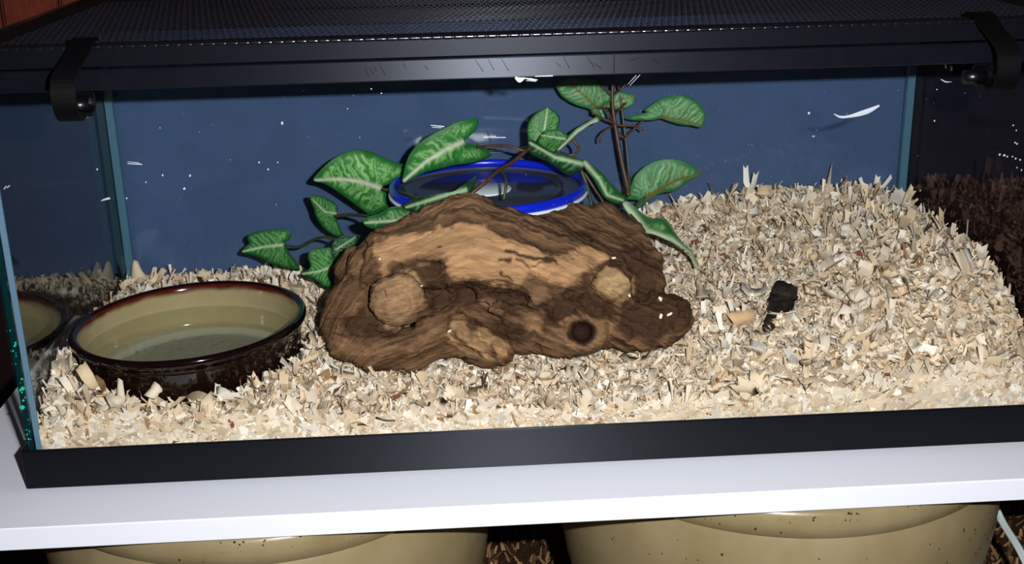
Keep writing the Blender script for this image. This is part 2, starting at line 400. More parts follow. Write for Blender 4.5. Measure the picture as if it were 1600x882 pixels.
mark('scratch', [([(673, 196), (694, 198)], (.02, .03)), ([(675, 199), (690, 200)], (.015, .02))])
mark('scratch', [([(755, 215), (790, 215)], (.02, .025)), ([(757, 213), (775, 213)], (.01, .02))])
mark('scratch', [([(981, 132), (994, 118)], (.012, .02)), ([(984, 134), (1000, 117)], (.012, .02))])
mark('scratch', [([(1470, 124), (1478, 128), (1487, 128)], (.02, .03, .01))])
mark('scratch', [([(6, 296), (10, 291)], (.02, .03)), ([(11, 294), (15, 290)], (.02, .03))])
mb = MB(); rr = random.Random(9)
spots = [(441, 193, 3), (297, 275, 2.4), (288, 295, 2.6), (405, 254, 1.8), (419, 265, 2), (434, 254, 1.6), (254, 274, 2), (198, 310, 2), (152, 265, 2), (1460, 189, 2),
         (1586, 223, 2), (1589, 225, 2), (1562, 242, 2.2), (1569, 243, 2.4), (1574, 245, 2), (1582, 245, 2), (1587, 248, 2), (1594, 250, 2), (1589, 262, 1.8), (1596, 266, 1.8), (1588, 204, 1.6), (1583, 196, 1.6),  # right-hand group: flash sparkles painted as white spots
         (1464, 140, 1.5), (1438, 298, 1.4), (1271, 213, 2), (1264, 177, 2.6), (543, 170, 1.3), (596, 146, 1.5), (580, 139, 1.5), (118, 180, 2), (137, 183, 1.6), (562, 215, 1.2), (228, 285, 1.4), (250, 200, 1.2)]
spots += [(rr.uniform(190, 1590), rr.uniform(140, 330), rr.uniform(.4, .8)) for k in range(70)]
for (a_, b_, s_) in spots:
    c = at(a_, b_, .122); r_ = s_/55*.75
    q = [c+np.array([r_*math.cos(t_)*rr.uniform(.6, 1.2), 0, r_*math.sin(t_)*rr.uniform(.7, 1.3)]) for t_ in np.arange(6)*math.pi/3]+[c+np.array([0, -.006, 0])]
    mb.add(q, [(i, (i+1) % 6, 6) for i in range(6)])
o = mb.build('spots_and_sparkles', M['mark'], FP); tag(o, kind='stuff')
mb = MB()
for a_, b_ in (([(805, 121), (812, 125), (820, 122)], (.05, .14, .03)), ([(818, 122), (830, 124), (840, 125)], (.02, .05, .02)), ([(822, 126), (838, 127)], (.015, .02)), ([(836, 119.5), (864, 118.5)], (.02, .03))):
    mb.add(*strip(a_, b_, -.02))
mb.build('torn_tape', M['tape'], TK)

mb = MB()
for a_, b_ in ([(570, 108), (576, 118)], [(578, 106), (583, 116)], [(592, 98), (602, 118)], [(585, 104), (588, 112)], [(629, 97), (634, 106)], [(663, 103), (669, 109)], [(742, 93), (755, 112)], [(762, 91), (772, 110)], [(783, 91), (795, 111)],
               [(869, 98), (876, 104)], [(880, 88), (890, 107)], [(917, 88), (928, 105)], [(926, 97), (940, 108)], [(983, 96), (999, 90)], [(1019, 92), (1031, 101)]): mb.add(*strip([a_, b_], (.008, .016), -.004))
o = mb.build('rim_scratches', M['groove'], TK); tag(o, kind='stuff')
# ------------------------------------------------------------------ screen lid
LZ0, LZ1 = 12.06, 12.62
LD = thing('screen_lid', 'black metal screen lid with diamond mesh lying on the tank rim', 'lid', (W/2, D/2, LZ0))
x0, x1, y0, y1 = -.12, W+.12, -.14, D+.14
mb = MB(); t_ = .06; fw = .95
mb.box((x0, y0, LZ0), (x1, y0+t_, LZ1-.07), .015); mb.box((x0, y1-t_, LZ0), (x1, y1, LZ1-.02), .015)
mb.box((x0, y0+t_, LZ0), (x0+t_, y1-t_, LZ1-.02), .015); mb.box((x1-t_, y0+t_, LZ0), (x1, y1-t_, LZ1-.02), .015)
mb.build('side_flange', M['lid'], LD)
mb = MB(); zt = LZ1-.06
mb.box((x0, y0+.05, zt-.03), (x1, y0+fw, zt), .01); mb.box((x0, y1-fw, zt-.03), (x1, y1, zt), .01)
mb.box((x0, y0+fw, zt-.03), (x0+fw, y1-fw, zt), .01); mb.box((x1-fw, y0+fw, zt-.03), (x1, y1-fw, zt), .01)
mb.build('top_flange', M['lid_top'], LD)
mb = MB()
n = 1500
xs = np.linspace(x0, x1, n); r = .076-.009*np.exp(-((xs/.29-np.round(xs/.29))/.13)**2)
mb.add(*tube(np.stack([xs, np.full(n, y0+.05), np.full(n, LZ1-.068)], -1), r, 12))
for yy in (y1-.05,): mb.add(*tube([(x0, yy, LZ1-.068), (x1, yy, LZ1-.068)], .075, 10))
for xx in (x0+.05, x1-.05): mb.add(*tube([(xx, y0, LZ1-.068), (xx, y1, LZ1-.068)], .075, 10))
mb.build('rolled_edge', M['rolled'], LD, True)
# diamond mesh of the screen
def screen():
    px_, py_ = .19, .50; rows = int((y1-y0-2*fw+.3)/py_*2); cols = int((x1-x0-2*fw+.3)/px_*2)
    V = []; F = []; b = 0; hw, hh = .022, .02; z = zt-.045
    ii = np.arange(cols)
    for r_ in range(rows):
        yb = y0+fw-.15+r_*py_/1.0/1.0
        if yb > y1-fw+.1: break
        xx = x0+fw-.15+ii*px_/2; yy = yb+np.where((ii+r_) % 2 == 0, py_*.5, -py_*.5)*.96
        q = np.stack([xx, yy, np.full(cols, z)], -1)
        ring = np.stack([q+[0, -hw, -hh], q+[0, hw, -hh], q+[0, hw, hh], q+[0, -hw, hh]], 1).reshape(-1, 3)
        k = np.arange(cols-1)[:, None]*4+b
        for j in range(4): F.append(np.concatenate([k+j, k+(j+1) % 4, k+4+(j+1) % 4, k+4+j], 1))
        V.append(ring); b += 4*cols
    o = mesh_obj('wire_mesh', np.vstack(V), np.vstack(F), M['wire'], LD); tag(o, kind='stuff')
screen()
# lid clips
def clip(cx, sgn, lean, label):
    t = thing('lid_clip', label, 'clip', (cx, -.2, LZ1), 'lid clips on the front rim')
    pts = np.array([(.35, 12.66), (.0, 12.70), (-.3, 12.64), (-.65, 12.4), (-1.0, 12.1), (-1.25, 11.75), (-1.3, 11.4), (-1.22, 11.12), (-1.0, 10.95), (-.6, 10.97)])
    q = catmull(pts, 36); tg = np.gradient(q, axis=0); nn = np.stack([-tg[:, 1], tg[:, 0]], -1); nn /= np.linalg.norm(nn, axis=1)[:, None]; nn *= -1
    V = []; F = []; hw = .27
    for i in range(36):
        ww = hw*(1.0+.12*math.sin(i/35*math.pi))
        for (sx, sn) in ((-1, 0), (1, 0), (1, 1), (-1, 1)):
            y_, z_ = q[i]+nn[i]*(.1*sn); V.append((cx-sgn*.3*sst(12.65, 11.9, z_)+sx*ww, y_, z_))
    for i in range(35):
        for j in range(4): F.append((i*4+j, i*4+(j+1) % 4, i*4+4+(j+1) % 4, i*4+4+j))
    F += [(3, 2, 1, 0), tuple(35*4+j for j in range(4))]
    mesh_obj('strap', V, F, M['clip'], t)
    c2 = catmull([(-.6, 10.97), (-.35, 11.0), (-.22, 11.12), (-.22, 11.3), (-.3, 11.4)], 16)
    V = []; F = []
    tg = np.gradient(c2, axis=0); nn = np.stack([tg[:, 1], -tg[:, 0]], -1); nn /= np.linalg.norm(nn, axis=1)[:, None]
    for i in range(16):
        for (sx, sn) in ((-1, 0), (1, 0), (1, 1), (-1, 1)):
            y_, z_ = c2[i]+nn[i]*(.09*sn); V.append((cx-sgn*.15+sx*hw, y_, z_))
    for i in range(15):
        for j in range(4): F.append((i*4+j, i*4+(j+1) % 4, i*4+4+(j+1) % 4, i*4+4+j))
    F += [(3, 2, 1, 0), tuple(15*4+j for j in range(4))]
    mesh_obj('hook', V, F, M['knob'], t)
    mesh_obj('roller', *tube([(cx-hw+.02+lean, -.27, 11.12), (cx+hw+.06+lean, -.27, 11.12)], .19, 16), M['knob'], t, True)
clip(3.36, 1, -.34, 'black plastic lid clip at the left end of the rim')
clip(26.72, -1, -.14, 'black plastic lid clip at the right end of the rim')

# ================================================================== inside the tank
# ------------------------------------------------------------------ bedding height field
CP = np.array([(0.6, 12, 2.3), (3.4, 12, 2.2), (6.5, 12, 2.25), (10, 12, 2.2), (14, 12, 2.2), (17.5, 12, 2.9), (20, 11.6, 4.0), (22, 12, 4.45), (24.5, 12, 4.8), (27.8, 12, 4.75), (29.9, 12, 4.3),
      (30, 8.7, 4.3), (30, 5.5, 4.3), (30, 4, 4.15), (30, 2.46, 3.4), (30, 1.3, 2.8), (30, .3, 1.8), (.3, 1.1, 2.0), (.3, 2.2, 2.35), (.25, 4.3, 2.9), (.3, 6, 2.6), (.3, 9, 2.3),
      (0, .3, 1.35), (5, .3, 1.4), (10, .3, 1.35), (15, .3, 1.35), (20, .3, 1.4), (25, .3, 1.6), (3, 1.0, 2.1), (5.5, 1.0, 2.1), (7.2, 1.8, 2.05), (8.2, 4, 2.2), (8.4, 8, 2.2), (10.5, 2.2, 1.95), (13, 2, 1.9), (17, 2, 1.9), (19, 2.2, 2.0), (20.5, 3, 2.35),
      (12, 6, 2.0), (15, 8, 2.0), (9, 10, 2.2), (20.8, 5, 2.7), (21, 8, 3.1), (22.3, 8.5, 3.5), (26, 1.2, 2.6), (26, 3.5, 3.75), (26, 6, 4.25), (26, 8.5, 4.5), (23.3, 4.2, 3.2), (23.0, 2.2, 2.55), (28.5, 5, 4.4), (28, 2.2, 3.35)])
from numpy.linalg import solve
def _phi(a_, b_): return np.sqrt(((a_[:, None, :]-b_[None])**2).sum(-1)+.15)
_A = _phi(CP[:, :2], CP[:, :2])+np.eye(len(CP))*-.08
_w = solve(_A, CP[:, 2]-2.5)
def HB0(x, y):
    P_ = np.stack([np.ravel(x), np.ravel(y)], -1); z = 2.5+_phi(P_, CP[:, :2])@_w
    z = z+.22*(fbm(np.c_[P_*.9, 0*P_[:, 0]], 3, 3)-.5)
    return z.reshape(np.shape(x))
def on_mound(px, py):
    ys = np.linspace(.5, 11.5, 400); Q = at(np.full(400, px), np.full(400, py), ys); i = np.argmax(HB0(Q[:, 0], Q[:, 1]) > Q[:, 2]); return Q[i]
LUMP = on_mound(1222, 470); LUMP2 = on_mound(1200, 512); HOLE = LUMP[:2]
def HB(x, y):
    d = np.sqrt(((np.ravel(x)-HOLE[0])/.5)**2+((np.ravel(y)-HOLE[1])/.7)**2).reshape(np.shape(x))
    return HB0(x, y)-.85*np.exp(-d**4)
BC = np.array([4.12, 4.68]); BR = 3.66; BZ = 3.36

# ------------------------------------------------------------------ driftwood (smooth blended solid, meshed with surface nets)
def wp(u, v, y): return at(480+u/2.58, 290+v/2.58, y)      # u,v: enlarged-crop position -> point at depth y
def smin(a, b, k): h = np.clip(.5+.5*(b-a)/k, 0, 1); return b+(a-b)*h-k*h*(1-h)
class Wood:
    def __init__(s):
        caps = []
        def chain(*pts):
            for (u0, v0, y0_, r0), (u1, v1, y1_, r1) in zip(pts[:-1], pts[1:]): caps.append((wp(u0, v0, y0_), wp(u1, v1, y1_), r0, r1))
        chain((240, 330, 4.1, .62), (340, 255, 4.3, .68), (520, 185, 4.3, .78), (650, 150, 4.2, .86), (800, 190, 4.3, .72), (960, 235, 4.5, .78), (1100, 300, 4.6, .75), (1230, 370, 4.4, .65))
        chain((340, 330, 3.9, .7), (560, 300, 3.75, .85), (720, 290, 3.7, .95), (900, 340, 3.7, .8), (1080, 350, 3.8, .62))
        chain((560, 480, 4.2, .85), (760, 480, 4.2, .85), (960, 500, 4.2, .9), (1150, 480, 4.2, .8))
        chain((160, 480, 4.0, .68), (190, 560, 3.6, .72), (300, 640, 3.0, .55), (420, 640, 2.9, .46), (500, 585, 2.9, .36), (580, 530, 2.9, .3))
        chain((200, 430, 4.2, .6), (260, 320, 4.6, .5)); chain((110, 560, 3.7, .48), (160, 640, 3.3, .46), (260, 690, 3.0, .4), (420, 700, 3.0, .36), (540, 640, 3.1, .4))
        chain((185, 290, 5.2, .36), (170, 340, 5.0, .42), (200, 400, 4.7, .5))
        chain((600, 560, 2.75, .36), (680, 610, 2.45, .36), (780, 660, 2.25, .34)); chain((590, 640, 2.9, .4), (720, 690, 2.6, .3), (800, 690, 2.4, .26))
        chain((1130, 500, 3.6, .75), (1115, 590, 2.75, .72)); chain((960, 560, 3.2, .5), (1000, 620, 2.9, .42), (1060, 650, 2.7, .4))
        chain((1200, 560, 3.6, .8), (1330, 560, 3.4, .74), (1430, 530, 3.5, .68), (1480, 510, 3.8, .55)); chain((1300, 600, 3.2, .5), (1440, 590, 3.2, .42), (1500, 560, 3.4, .35))
        chain((780, 580, 3.5, .5), (880, 610, 3.4, .5), (960, 610, 3.3, .45)); chain((1220, 390, 3.5, .6), (1250, 430, 3.4, .5))
        chain((1000, 160, 5.6, .5), (1090, 160, 6.2, .62), (1200, 170, 6.4, .68), (1290, 210, 6.2, .55), (1330, 280, 5.8, .5), (1380, 310, 5.4, .45))
        chain((1150, 270, 5.4, .8), (1280, 330, 5.0, .72), (1370, 370, 4.7, .5)); chain((1300, 430, 4.4, .6), (1390, 400, 4.6, .4))
        for u_, v_, y_, r_ in ((1300, 250, 5.4, .32), (1400, 300, 4.9, .3), (1200, 110, 6.3, .32), (1070, 110, 6.2, .28), (980, 130, 5.9, .24), (700, 455, 3.05, .25), (770, 490, 2.95, .3), (930, 445, 3.0, .36), (470, 480, 3.0, .28),
                               (465, 320, 3.05, .2), (850, 540, 3.1, .42), (1010, 490, 3.0, .4), (1270, 590, 2.8, .26)): caps.append((wp(u_, v_, y_), wp(u_+1, v_, y_), r_, r_))
        s.caps = caps
        s.knob = (wp(360, 462, 2.95), np.array([.84, .55, .86])); s.tip = (wp(1235, 395, 3.1), np.array([.6, .45, .55]))
        s.carve = [(wp(500, 440, 2.75), wp(620, 455, 2.85), .3, .36), (wp(620, 455, 2.85), wp(860, 460, 2.85), .36, .26), (wp(380, 335, 3.0), wp(520, 350, 2.85), .24, .3),
                   (wp(1090, 400, 2.9), wp(1130, 350, 3.0), .22, .15), (wp(1108, 592, 1.75), wp(1108, 592, 2.35), .36, .3), (wp(300, 570, 2.55), wp(420, 600, 2.4), .1, .12), (wp(255, 300, 4.0), wp(225, 400, 3.75), .1, .08)]
    def cap(s, P, c):
        a, b, ra, rb = c; ab = b-a; t = np.clip(((P-a)@ab)/(ab@ab+1e-9), 0, 1)
        return np.linalg.norm(P-a-t[..., None]*ab, axis=-1)-(ra+(rb-ra)*t)
    def __call__(s, P):
        P = P.astype(np.float32); d = np.full(P.shape[:-1], 9.0, np.float32)
        for c in s.caps: d = smin(d, s.cap(P, c), .3)
        for c in s.carve: d = -smin(-d, s.cap(P, c), .16)
        for c, r in (s.knob, s.tip):
            q = np.linalg.norm((P-c)/r, axis=-1); d = smin(d, (q-1)*r.min(), .1)
        return d
def surface_nets(f, lo_, hi_, h):
    g = [np.arange(lo_[i], hi_[i]+h, h) for i in range(3)]; sh_ = tuple(len(x) for x in g); D_ = np.empty(sh_, np.float32)
    for i in range(0, sh_[0], 16):
        X, Y, Z = np.meshgrid(g[0][i:i+16], g[1], g[2], indexing='ij'); D_[i:i+16] = f(np.stack([X, Y, Z], -1))
    ins = D_ < 0; c = np.zeros(tuple(n-1 for n in sh_), np.int8)
    sl = lambda k, n: slice(k, n-1+k)
    for dx in (0, 1):
        for dy in (0, 1):
            for dz in (0, 1): c += ins[sl(dx, sh_[0]), sl(dy, sh_[1]), sl(dz, sh_[2])]
    act = (c > 0) & (c < 8); idx = np.full(act.shape, -1, np.int64); cells = np.argwhere(act); idx[act] = np.arange(len(cells))
    acc = np.zeros((len(cells), 3)); cnt = np.zeros(len(cells)); cor = [(x, y, z) for x in (0, 1) for y in (0, 1) for z in (0, 1)]
    for a in cor:
        for b in cor:
            df = np.array(b)-a
            if df.sum() == 1 and (df >= 0).all():
                da = D_[tuple((cells+a).T)]; db = D_[tuple((cells+b).T)]; cr = (da < 0) != (db < 0)
                t = np.where(cr, da/np.where(cr, da-db, 1), 0); acc += np.where(cr[:, None], np.array(a)+t[:, None]*df, 0); cnt += cr
    V = np.array(lo_)+(cells+acc/np.maximum(cnt, 1)[:, None])*h; F = []
    for ax in range(3):
        o1, o2 = (ax+1) % 3, (ax+2) % 3
        s0 = [slice(None)]*3; s1 = [slice(None)]*3; s0[ax] = slice(0, -1); s1[ax] = slice(1, None)
        for k in (o1, o2): s0[k] = slice(1, -1); s1[k] = slice(1, -1)
        A, B = ins[tuple(s0)], ins[tuple(s1)]; e = np.argwhere(A != B)
        if not len(e): continue
        flip = ~A[tuple(e.T)]; e[:, o1] += 1; e[:, o2] += 1; q = []
        for (p1, p2) in ((-1, -1), (0, -1), (0, 0), (-1, 0)):
            k = e.copy(); k[:, o1] += p1; k[:, o2] += p2; q.append(idx[tuple(k.T)])
        q = np.stack(q, 1); q[flip] = q[flip][:, ::-1]; F.append(q)
    F = np.vstack(F); return V, F[(F >= 0).all(1)]
def vert_normals(V, F):
    n = np.cross(V[F[:, 2]]-V[F[:, 0]], V[F[:, 3]]-V[F[:, 1]]); N = np.zeros_like(V)
    for k in range(4): np.add.at(N, F[:, k], n)
    return N/(np.linalg.norm(N, axis=1)[:, None]+1e-12)
WOOD = Wood()
def make_wood():
    V, F = surface_nets(WOOD, (7.8, 1.3, 1.0), (21.2, 8.0, 7.6), .046)
    N = vert_normals(V, F)
    # pattern coordinates of the front of the piece
    px, py = proj(V); u = (px-480)*2.58; v = (py-290)*2.58
    wv = fbm(V*1.6, 3, 5); w2 = fbm(V*4.5, 3, 9); uu = u+(w2-.5)*50; vv = v+(fbm(V*4.5+7.7, 3, 11)-.5)*50
    ridge = np.interp(u, [50, 150, 260, 440, 590, 650, 760, 900, 1050, 1250, 1500], [520, 330, 205, 140, 60, 45, 80, 140, 190, 300, 420])
    flow = (v-ridge)
    T = dict(
        face=[(270, 225), (330, 195), (480, 190), (600, 155), (680, 145), (760, 190), (850, 240), (960, 275), (1050, 290), (1100, 250), (1140, 230), (1190, 260), (1220, 310), (1180, 320), (1140, 340), (1090, 370), (1060, 400), (1000, 408), (940, 385), (905, 350), (860, 402), (800, 402), (720, 390), (640, 372), (570, 370), (550, 320), (580, 295), (480, 285), (400, 305), (330, 312), (320, 350), (290, 365), (295, 310), (270, 265)],
        knob=[(250, 450), (280, 380), (350, 350), (440, 350), (475, 400), (475, 450), (440, 510), (400, 560), (350, 578), (290, 552), (255, 505)],
        tip=[(1160, 345), (1230, 330), (1310, 390), (1312, 430), (1280, 475), (1220, 462), (1160, 420)],
        ring=[(1010, 590), (1040, 535), (1100, 528), (1200, 535), (1238, 570), (1220, 620), (1150, 660), (1080, 672), (1030, 635)],
        root=[(555, 610), (590, 545), (640, 560), (660, 600), (720, 575), (760, 620), (812, 640), (815, 685), (770, 705), (700, 700), (620, 672)],
        bump=[(690, 455), (740, 445), (775, 480), (800, 505), (770, 525), (735, 510)], bump2=[(895, 430), (930, 410), (970, 435), (945, 480), (905, 475)], chip=[(440, 315), (465, 305), (490, 318), (480, 335), (450, 335)])
    mid = dict(low=[(95, 600), (180, 630), (300, 650), (400, 640), (500, 570), (560, 545), (540, 590), (430, 655), (300, 690), (180, 690), (110, 650)], ear=[(130, 370), (160, 290), (225, 235), (240, 300), (215, 370), (150, 375)], top=[(430, 140), (520, 80), (600, 45), (680, 40), (800, 95), (960, 150), (900, 165), (760, 110), (650, 90), (540, 130), (400, 175), (300, 190)],
               mid=[(860, 545), (930, 520), (960, 560), (930, 600), (880, 590)], arm=[(1395, 625), (1440, 600), (1490, 610), (1470, 635), (1400, 640)], left=[(170, 500), (240, 450), (250, 470), (200, 510)], ridge2=[(1040, 400), (1060, 330), (1150, 330), (1100, 420)])
    dark = [[(480, 400), (560, 380), (640, 385), (720, 400), (860, 410), (900, 440), (890, 480), (830, 490), (880, 530), (820, 540), (700, 510), (620, 490), (560, 500), (480, 520), (490, 450)],
            [(330, 320), (430, 300), (540, 300), (550, 340), (580, 380), (480, 390), (430, 345), (330, 350)], [(640, 550), (760, 540), (860, 560), (930, 610), (860, 640), (780, 620), (720, 570), (660, 590)],
            [(1090, 390), (1130, 340), (1150, 330), (1160, 400), (1150, 420), (1080, 425), (1050, 410)], [(980, 430), (1150, 425), (1240, 470), (1240, 560), (1200, 530), (1100, 525), (1030, 540), (960, 600), (930, 560), (980, 480)],
            [(1190, 300), (1300, 230), (1430, 300), (1420, 420), (1500, 420), (1550, 500), (1540, 570), (1400, 620), (1290, 620), (1250, 580), (1250, 490), (1310, 450), (1320, 390), (1240, 325)],
            [(120, 540), (240, 480), (300, 570), (380, 585), (470, 520), (520, 510), (440, 590), (300, 620), (140, 590)], [(560, 500), (600, 540), (540, 640), (400, 710), (560, 660)]]
    n_str = vnoise(np.c_[V[:, 0]*.8+wv*1.5, flow/9.0+wv*7, V[:, 1]*.7], 21); n_fine = vnoise(np.c_[V[:, 0]*2.2, flow/3.4+w2*4, V[:, 1]*2.0], 22)
    C0 = np.array([lin('#72543b')]); base = C0*(0.3+1.0*n_str[:, None]+.7*(n_fine[:, None]-.5))
    base = base*(1+.5*(wv[:, None]-.5))
    def mix(c, msk, k): return c*(1-msk[:, None])+k*msk[:, None]
    c = base
    for P_ in mid.values():
        ms = sst(-10, 16, polydist(uu, vv, P_)); k = lin('#876649')[None]*(.4+.6*n_str[:, None]+.5*n_fine[:, None]); c = mix(c, ms*.85, k)
    for P_ in dark:
        ms = sst(-14, 20, polydist(uu, vv, P_)); k = lin('#3f2b1d')[None]*(.45+.75*w2[:, None]+.4*n_fine[:, None]); c = mix(c, ms*.9, k)
    for nm, P_ in T.items():
        ms = sst(-9, 13, polydist(u+(w2-.5)*34+(n_fine-.5)*24, v+(fbm(V*5+3.3, 2, 13)-.5)*34+(n_str-.5)*26, P_))*.96
        tone = {'face': '#ba8f67', 'knob': '#a27f5d', 'tip': '#b09068', 'ring': '#967352', 'root': '#a37f5a', 'bump': '#85634a', 'bump2': '#85634a', 'chip': '#8a6a4c'}[nm]
        gr = vnoise(np.c_[V[:, 0]*1.0, flow/14+wv*4, V[:, 1]], 31)
        if nm in ('knob', 'tip'):
            cx_, cy_ = np.mean(P_, 0); rr_ = np.hypot(uu-cx_, vv-cy_-40); gr = .5+.5*np.sin(rr_/7.0+w2*6)*.6
        if nm == 'root':
            gr = .5+.5*np.sin((u*.55-v*.85)/9.5+np.sin(u/38)*1.6+w2*7)
        k = lin(tone)[None]*(.68+.46*gr[:, None]+.4*(n_fine[:, None]-.5)); k = k*(1+.22*(wv[:, None]-.5))
        c = mix(c, ms, k)
    # grey weathering on the pale face, hollow of the cut knot, cracks
    ms = sst(40, -20, np.hypot((u-690)/1.6, (v-240)))*.35; c = mix(c, ms, lin('#a89882')[None])
    hd = np.hypot((u-1108)/1.15, v-592); ms = sst(62, 46, hd+(w2-.5)*16); c = mix(c, ms, lin('#2c1a10')[None]*(.5+w2[:, None]))
    hr = np.abs(hd-78)/10; c = c*(1-.25*np.clip(1-hr, 0, 1)[:, None]*(w2[:, None]))
    for pl, wd_, k_ in (([(795, 262), (830, 275), (880, 290), (940, 298), (1005, 312)], 9, .9), ([(780, 300), (815, 302)], 11, .9), ([(840, 300), (900, 325), (960, 310)], 5, .7), ([(780, 350), (810, 372), (830, 385)], 5, .8), ([(240, 215), (232, 300), (212, 380)], 5, .9),
                        ([(265, 390), (300, 385)], 13, .65), ([(312, 420), (316, 445)], 5, .6), ([(528, 248), (534, 248)], 5, .8), ([(60, 540), (150, 530), (250, 520)], 4, .5), ([(110, 600), (260, 610), (420, 600)], 6, .6), ([(580, 600), (640, 640), (700, 690)], 5, .6), ([(560, 640), (640, 680)], 4, .6), ([(740, 640), (755, 690)], 9, .7),
                        ([(300, 200), (480, 140), (620, 95), (720, 110), (880, 170), (1040, 200)], 7, .6), ([(420, 150), (560, 105), (680, 80), (820, 130), (1000, 180)], 5, .55), ([(640, 385), (700, 395), (760, 380), (860, 405)], 7, .7), ([(880, 480), (930, 490), (990, 460)], 6, .6), ([(1230, 420), (1270, 450)], 4, .5)):
        d_, s_, sd_ = linedist(u+(w2-.5)*22, v+(vnoise(V*5, 41)-.5)*22, pl); c = mix(c, k_*sst(wd_*1.3, wd_*.4, d_), lin('#231710')[None])
    c = np.clip(c, .004, .8)
    # relief: grain ridges along the flow, pits, knobbly dark bark on the right
    pale = np.zeros(len(V))
    for P_ in T.values(): pale = np.maximum(pale, sst(-6, 10, polydist(u, v, P_)))
    rough = np.zeros(len(V))
    for P_ in dark: rough = np.maximum(rough, sst(-10, 30, polydist(uu, vv, P_)))
    d = (n_str-.5)*.10*(1-pale*.75)+(n_fine-.5)*.035+(fbm(V*3.2, 4, 51)-.5)*.42*rough+(wv-.5)*.16-(1-sst(.0, .3, fbm(V*5, 2, 61)-.3))*.0
    gr_root = .5+.5*np.sin((u*.55-v*.85)/9.5+np.sin(u/38)*1.6+w2*7); ms = sst(-4, 10, polydist(u, v, T['root'])); d += ms*(gr_root-.5)*.09
    V = V+N*d[:, None]
    t = thing('driftwood', 'big gnarled brown driftwood piece lying in the middle of the bedding', 'driftwood', (14.2, 4, 1.2))
    o = mesh_obj('trunk', V, F, M['bark'], t, True, c)
    global WV, WPX; WV = V; WPX = np.stack(proj(V), -1)
make_wood()
# ------------------------------------------------------------------ water bowl
def make_bowl():
    t = thing('water_bowl', 'round brown glazed water bowl with cream inside at the left', 'bowl', (BC[0], BC[1], BZ-2.5))
    prof = np.array([(0, -2.45), (2.9, -2.45), (3.0, -2.4), (3.15, -2.2), (3.3, -1.6), (3.42, -.9), (3.5, -.42), (3.5, -.34), (3.6, -.26), (3.66, -.16), (3.665, -.06), (3.62, .02), (3.54, .05), (3.45, .02), (3.4, -.06), (3.36, -.2), (3.33, -.5), (3.28, -1.0), (3.2, -1.35), (3.05, -1.55), (2.8, -1.66), (2.0, -1.72), (0, -1.74)])
    seg = [prof[:1]]
    for a_, b_ in zip(prof[:-1], prof[1:]):
        k = max(1, int(np.linalg.norm(b_-a_)/.05)); seg.append(a_+(b_-a_)*(np.arange(1, k+1)/k)[:, None])
    P_ = np.vstack(seg); K = 180; V, F = lathe(P_, (0, 0, 0), K)
    i0 = np.argmin(np.abs(P_[:, 0]-3.62)+np.abs(P_[:, 1]-.02)*3)
    rr_ = np.repeat(P_[:, 0], K); zz = np.repeat(P_[:, 1], K); ii = np.repeat(np.arange(len(P_)), K)
    nz = fbm(V*2.2, 3, 71); fine = vnoise(V*22, 72); sp = vnoise(V*11, 73)
    inside = ii >= i0
    cin = lin('#9a8b68')[None]*(.92+.16*nz[:, None])
    bot = sst(-1.3, -1.7, zz)[:, None]; cin = cin*(1-bot)+bot*lin('#7d7b69')[None]*(.8+.35*fine[:, None]); ring_ = (sst(-1.45, -1.58, zz)*sst(-1.70, -1.60, zz))[:, None]; cin = cin*(1-.5*ring_)+.5*ring_*lin('#c4c0a8')[None]
    cin = np.where(((sp > .78) & (zz < -1.6) & (rr_ < 2.85))[:, None], cin*.62, cin)
    rimm = sst(-.28, -.10, zz+(nz-.5)*.14)[:, None]; cin = cin*(1-rimm)+rimm*lin('#4a1408')[None]
    top = sst(-.06, .0, zz)[:, None]; cin = cin*(1-top)+top*lin('#0f0606')[None]
    cout = lin('#130604')[None]*(.7+.6*nz[:, None]); c = np.where(inside[:, None], cin, cout)
    ang = math.radians(1.6); ca, sa = math.cos(ang), math.sin(ang)
    def tilt(Q): return np.stack([BC[0]+Q[:, 0]*ca-Q[:, 2]*sa, BC[1]+Q[:, 1], BZ-.05+Q[:, 0]*sa+Q[:, 2]*ca], -1)
    mesh_obj('bowl_body', tilt(V), F, M['bowl'], t, True, c)
    V, F = lathe([(0, -.78), (3.302, -.78), (3.302, -.80), (0, -.80)], (0, 0, 0), 96)
    V2, F2 = lathe([(0.0, -.79), (2.0, -.79), (3.2, -.79), (3.265, -.782), (3.303, -.755)], (0, 0, 0), 96)
    o = mesh_obj('water', np.stack([BC[0]+V2[:, 0], BC[1]+V2[:, 1], BZ-.05+V2[:, 2]], -1), F2, M['water'], None, True)
    tag(o, 'clear shallow water standing inside the brown bowl', 'water')
M['bowl'] = pmat('glazed_stoneware', '#a99664', .09, .55, vcol=True, coat=.5, bump=(120, .05, .0008))
make_bowl()

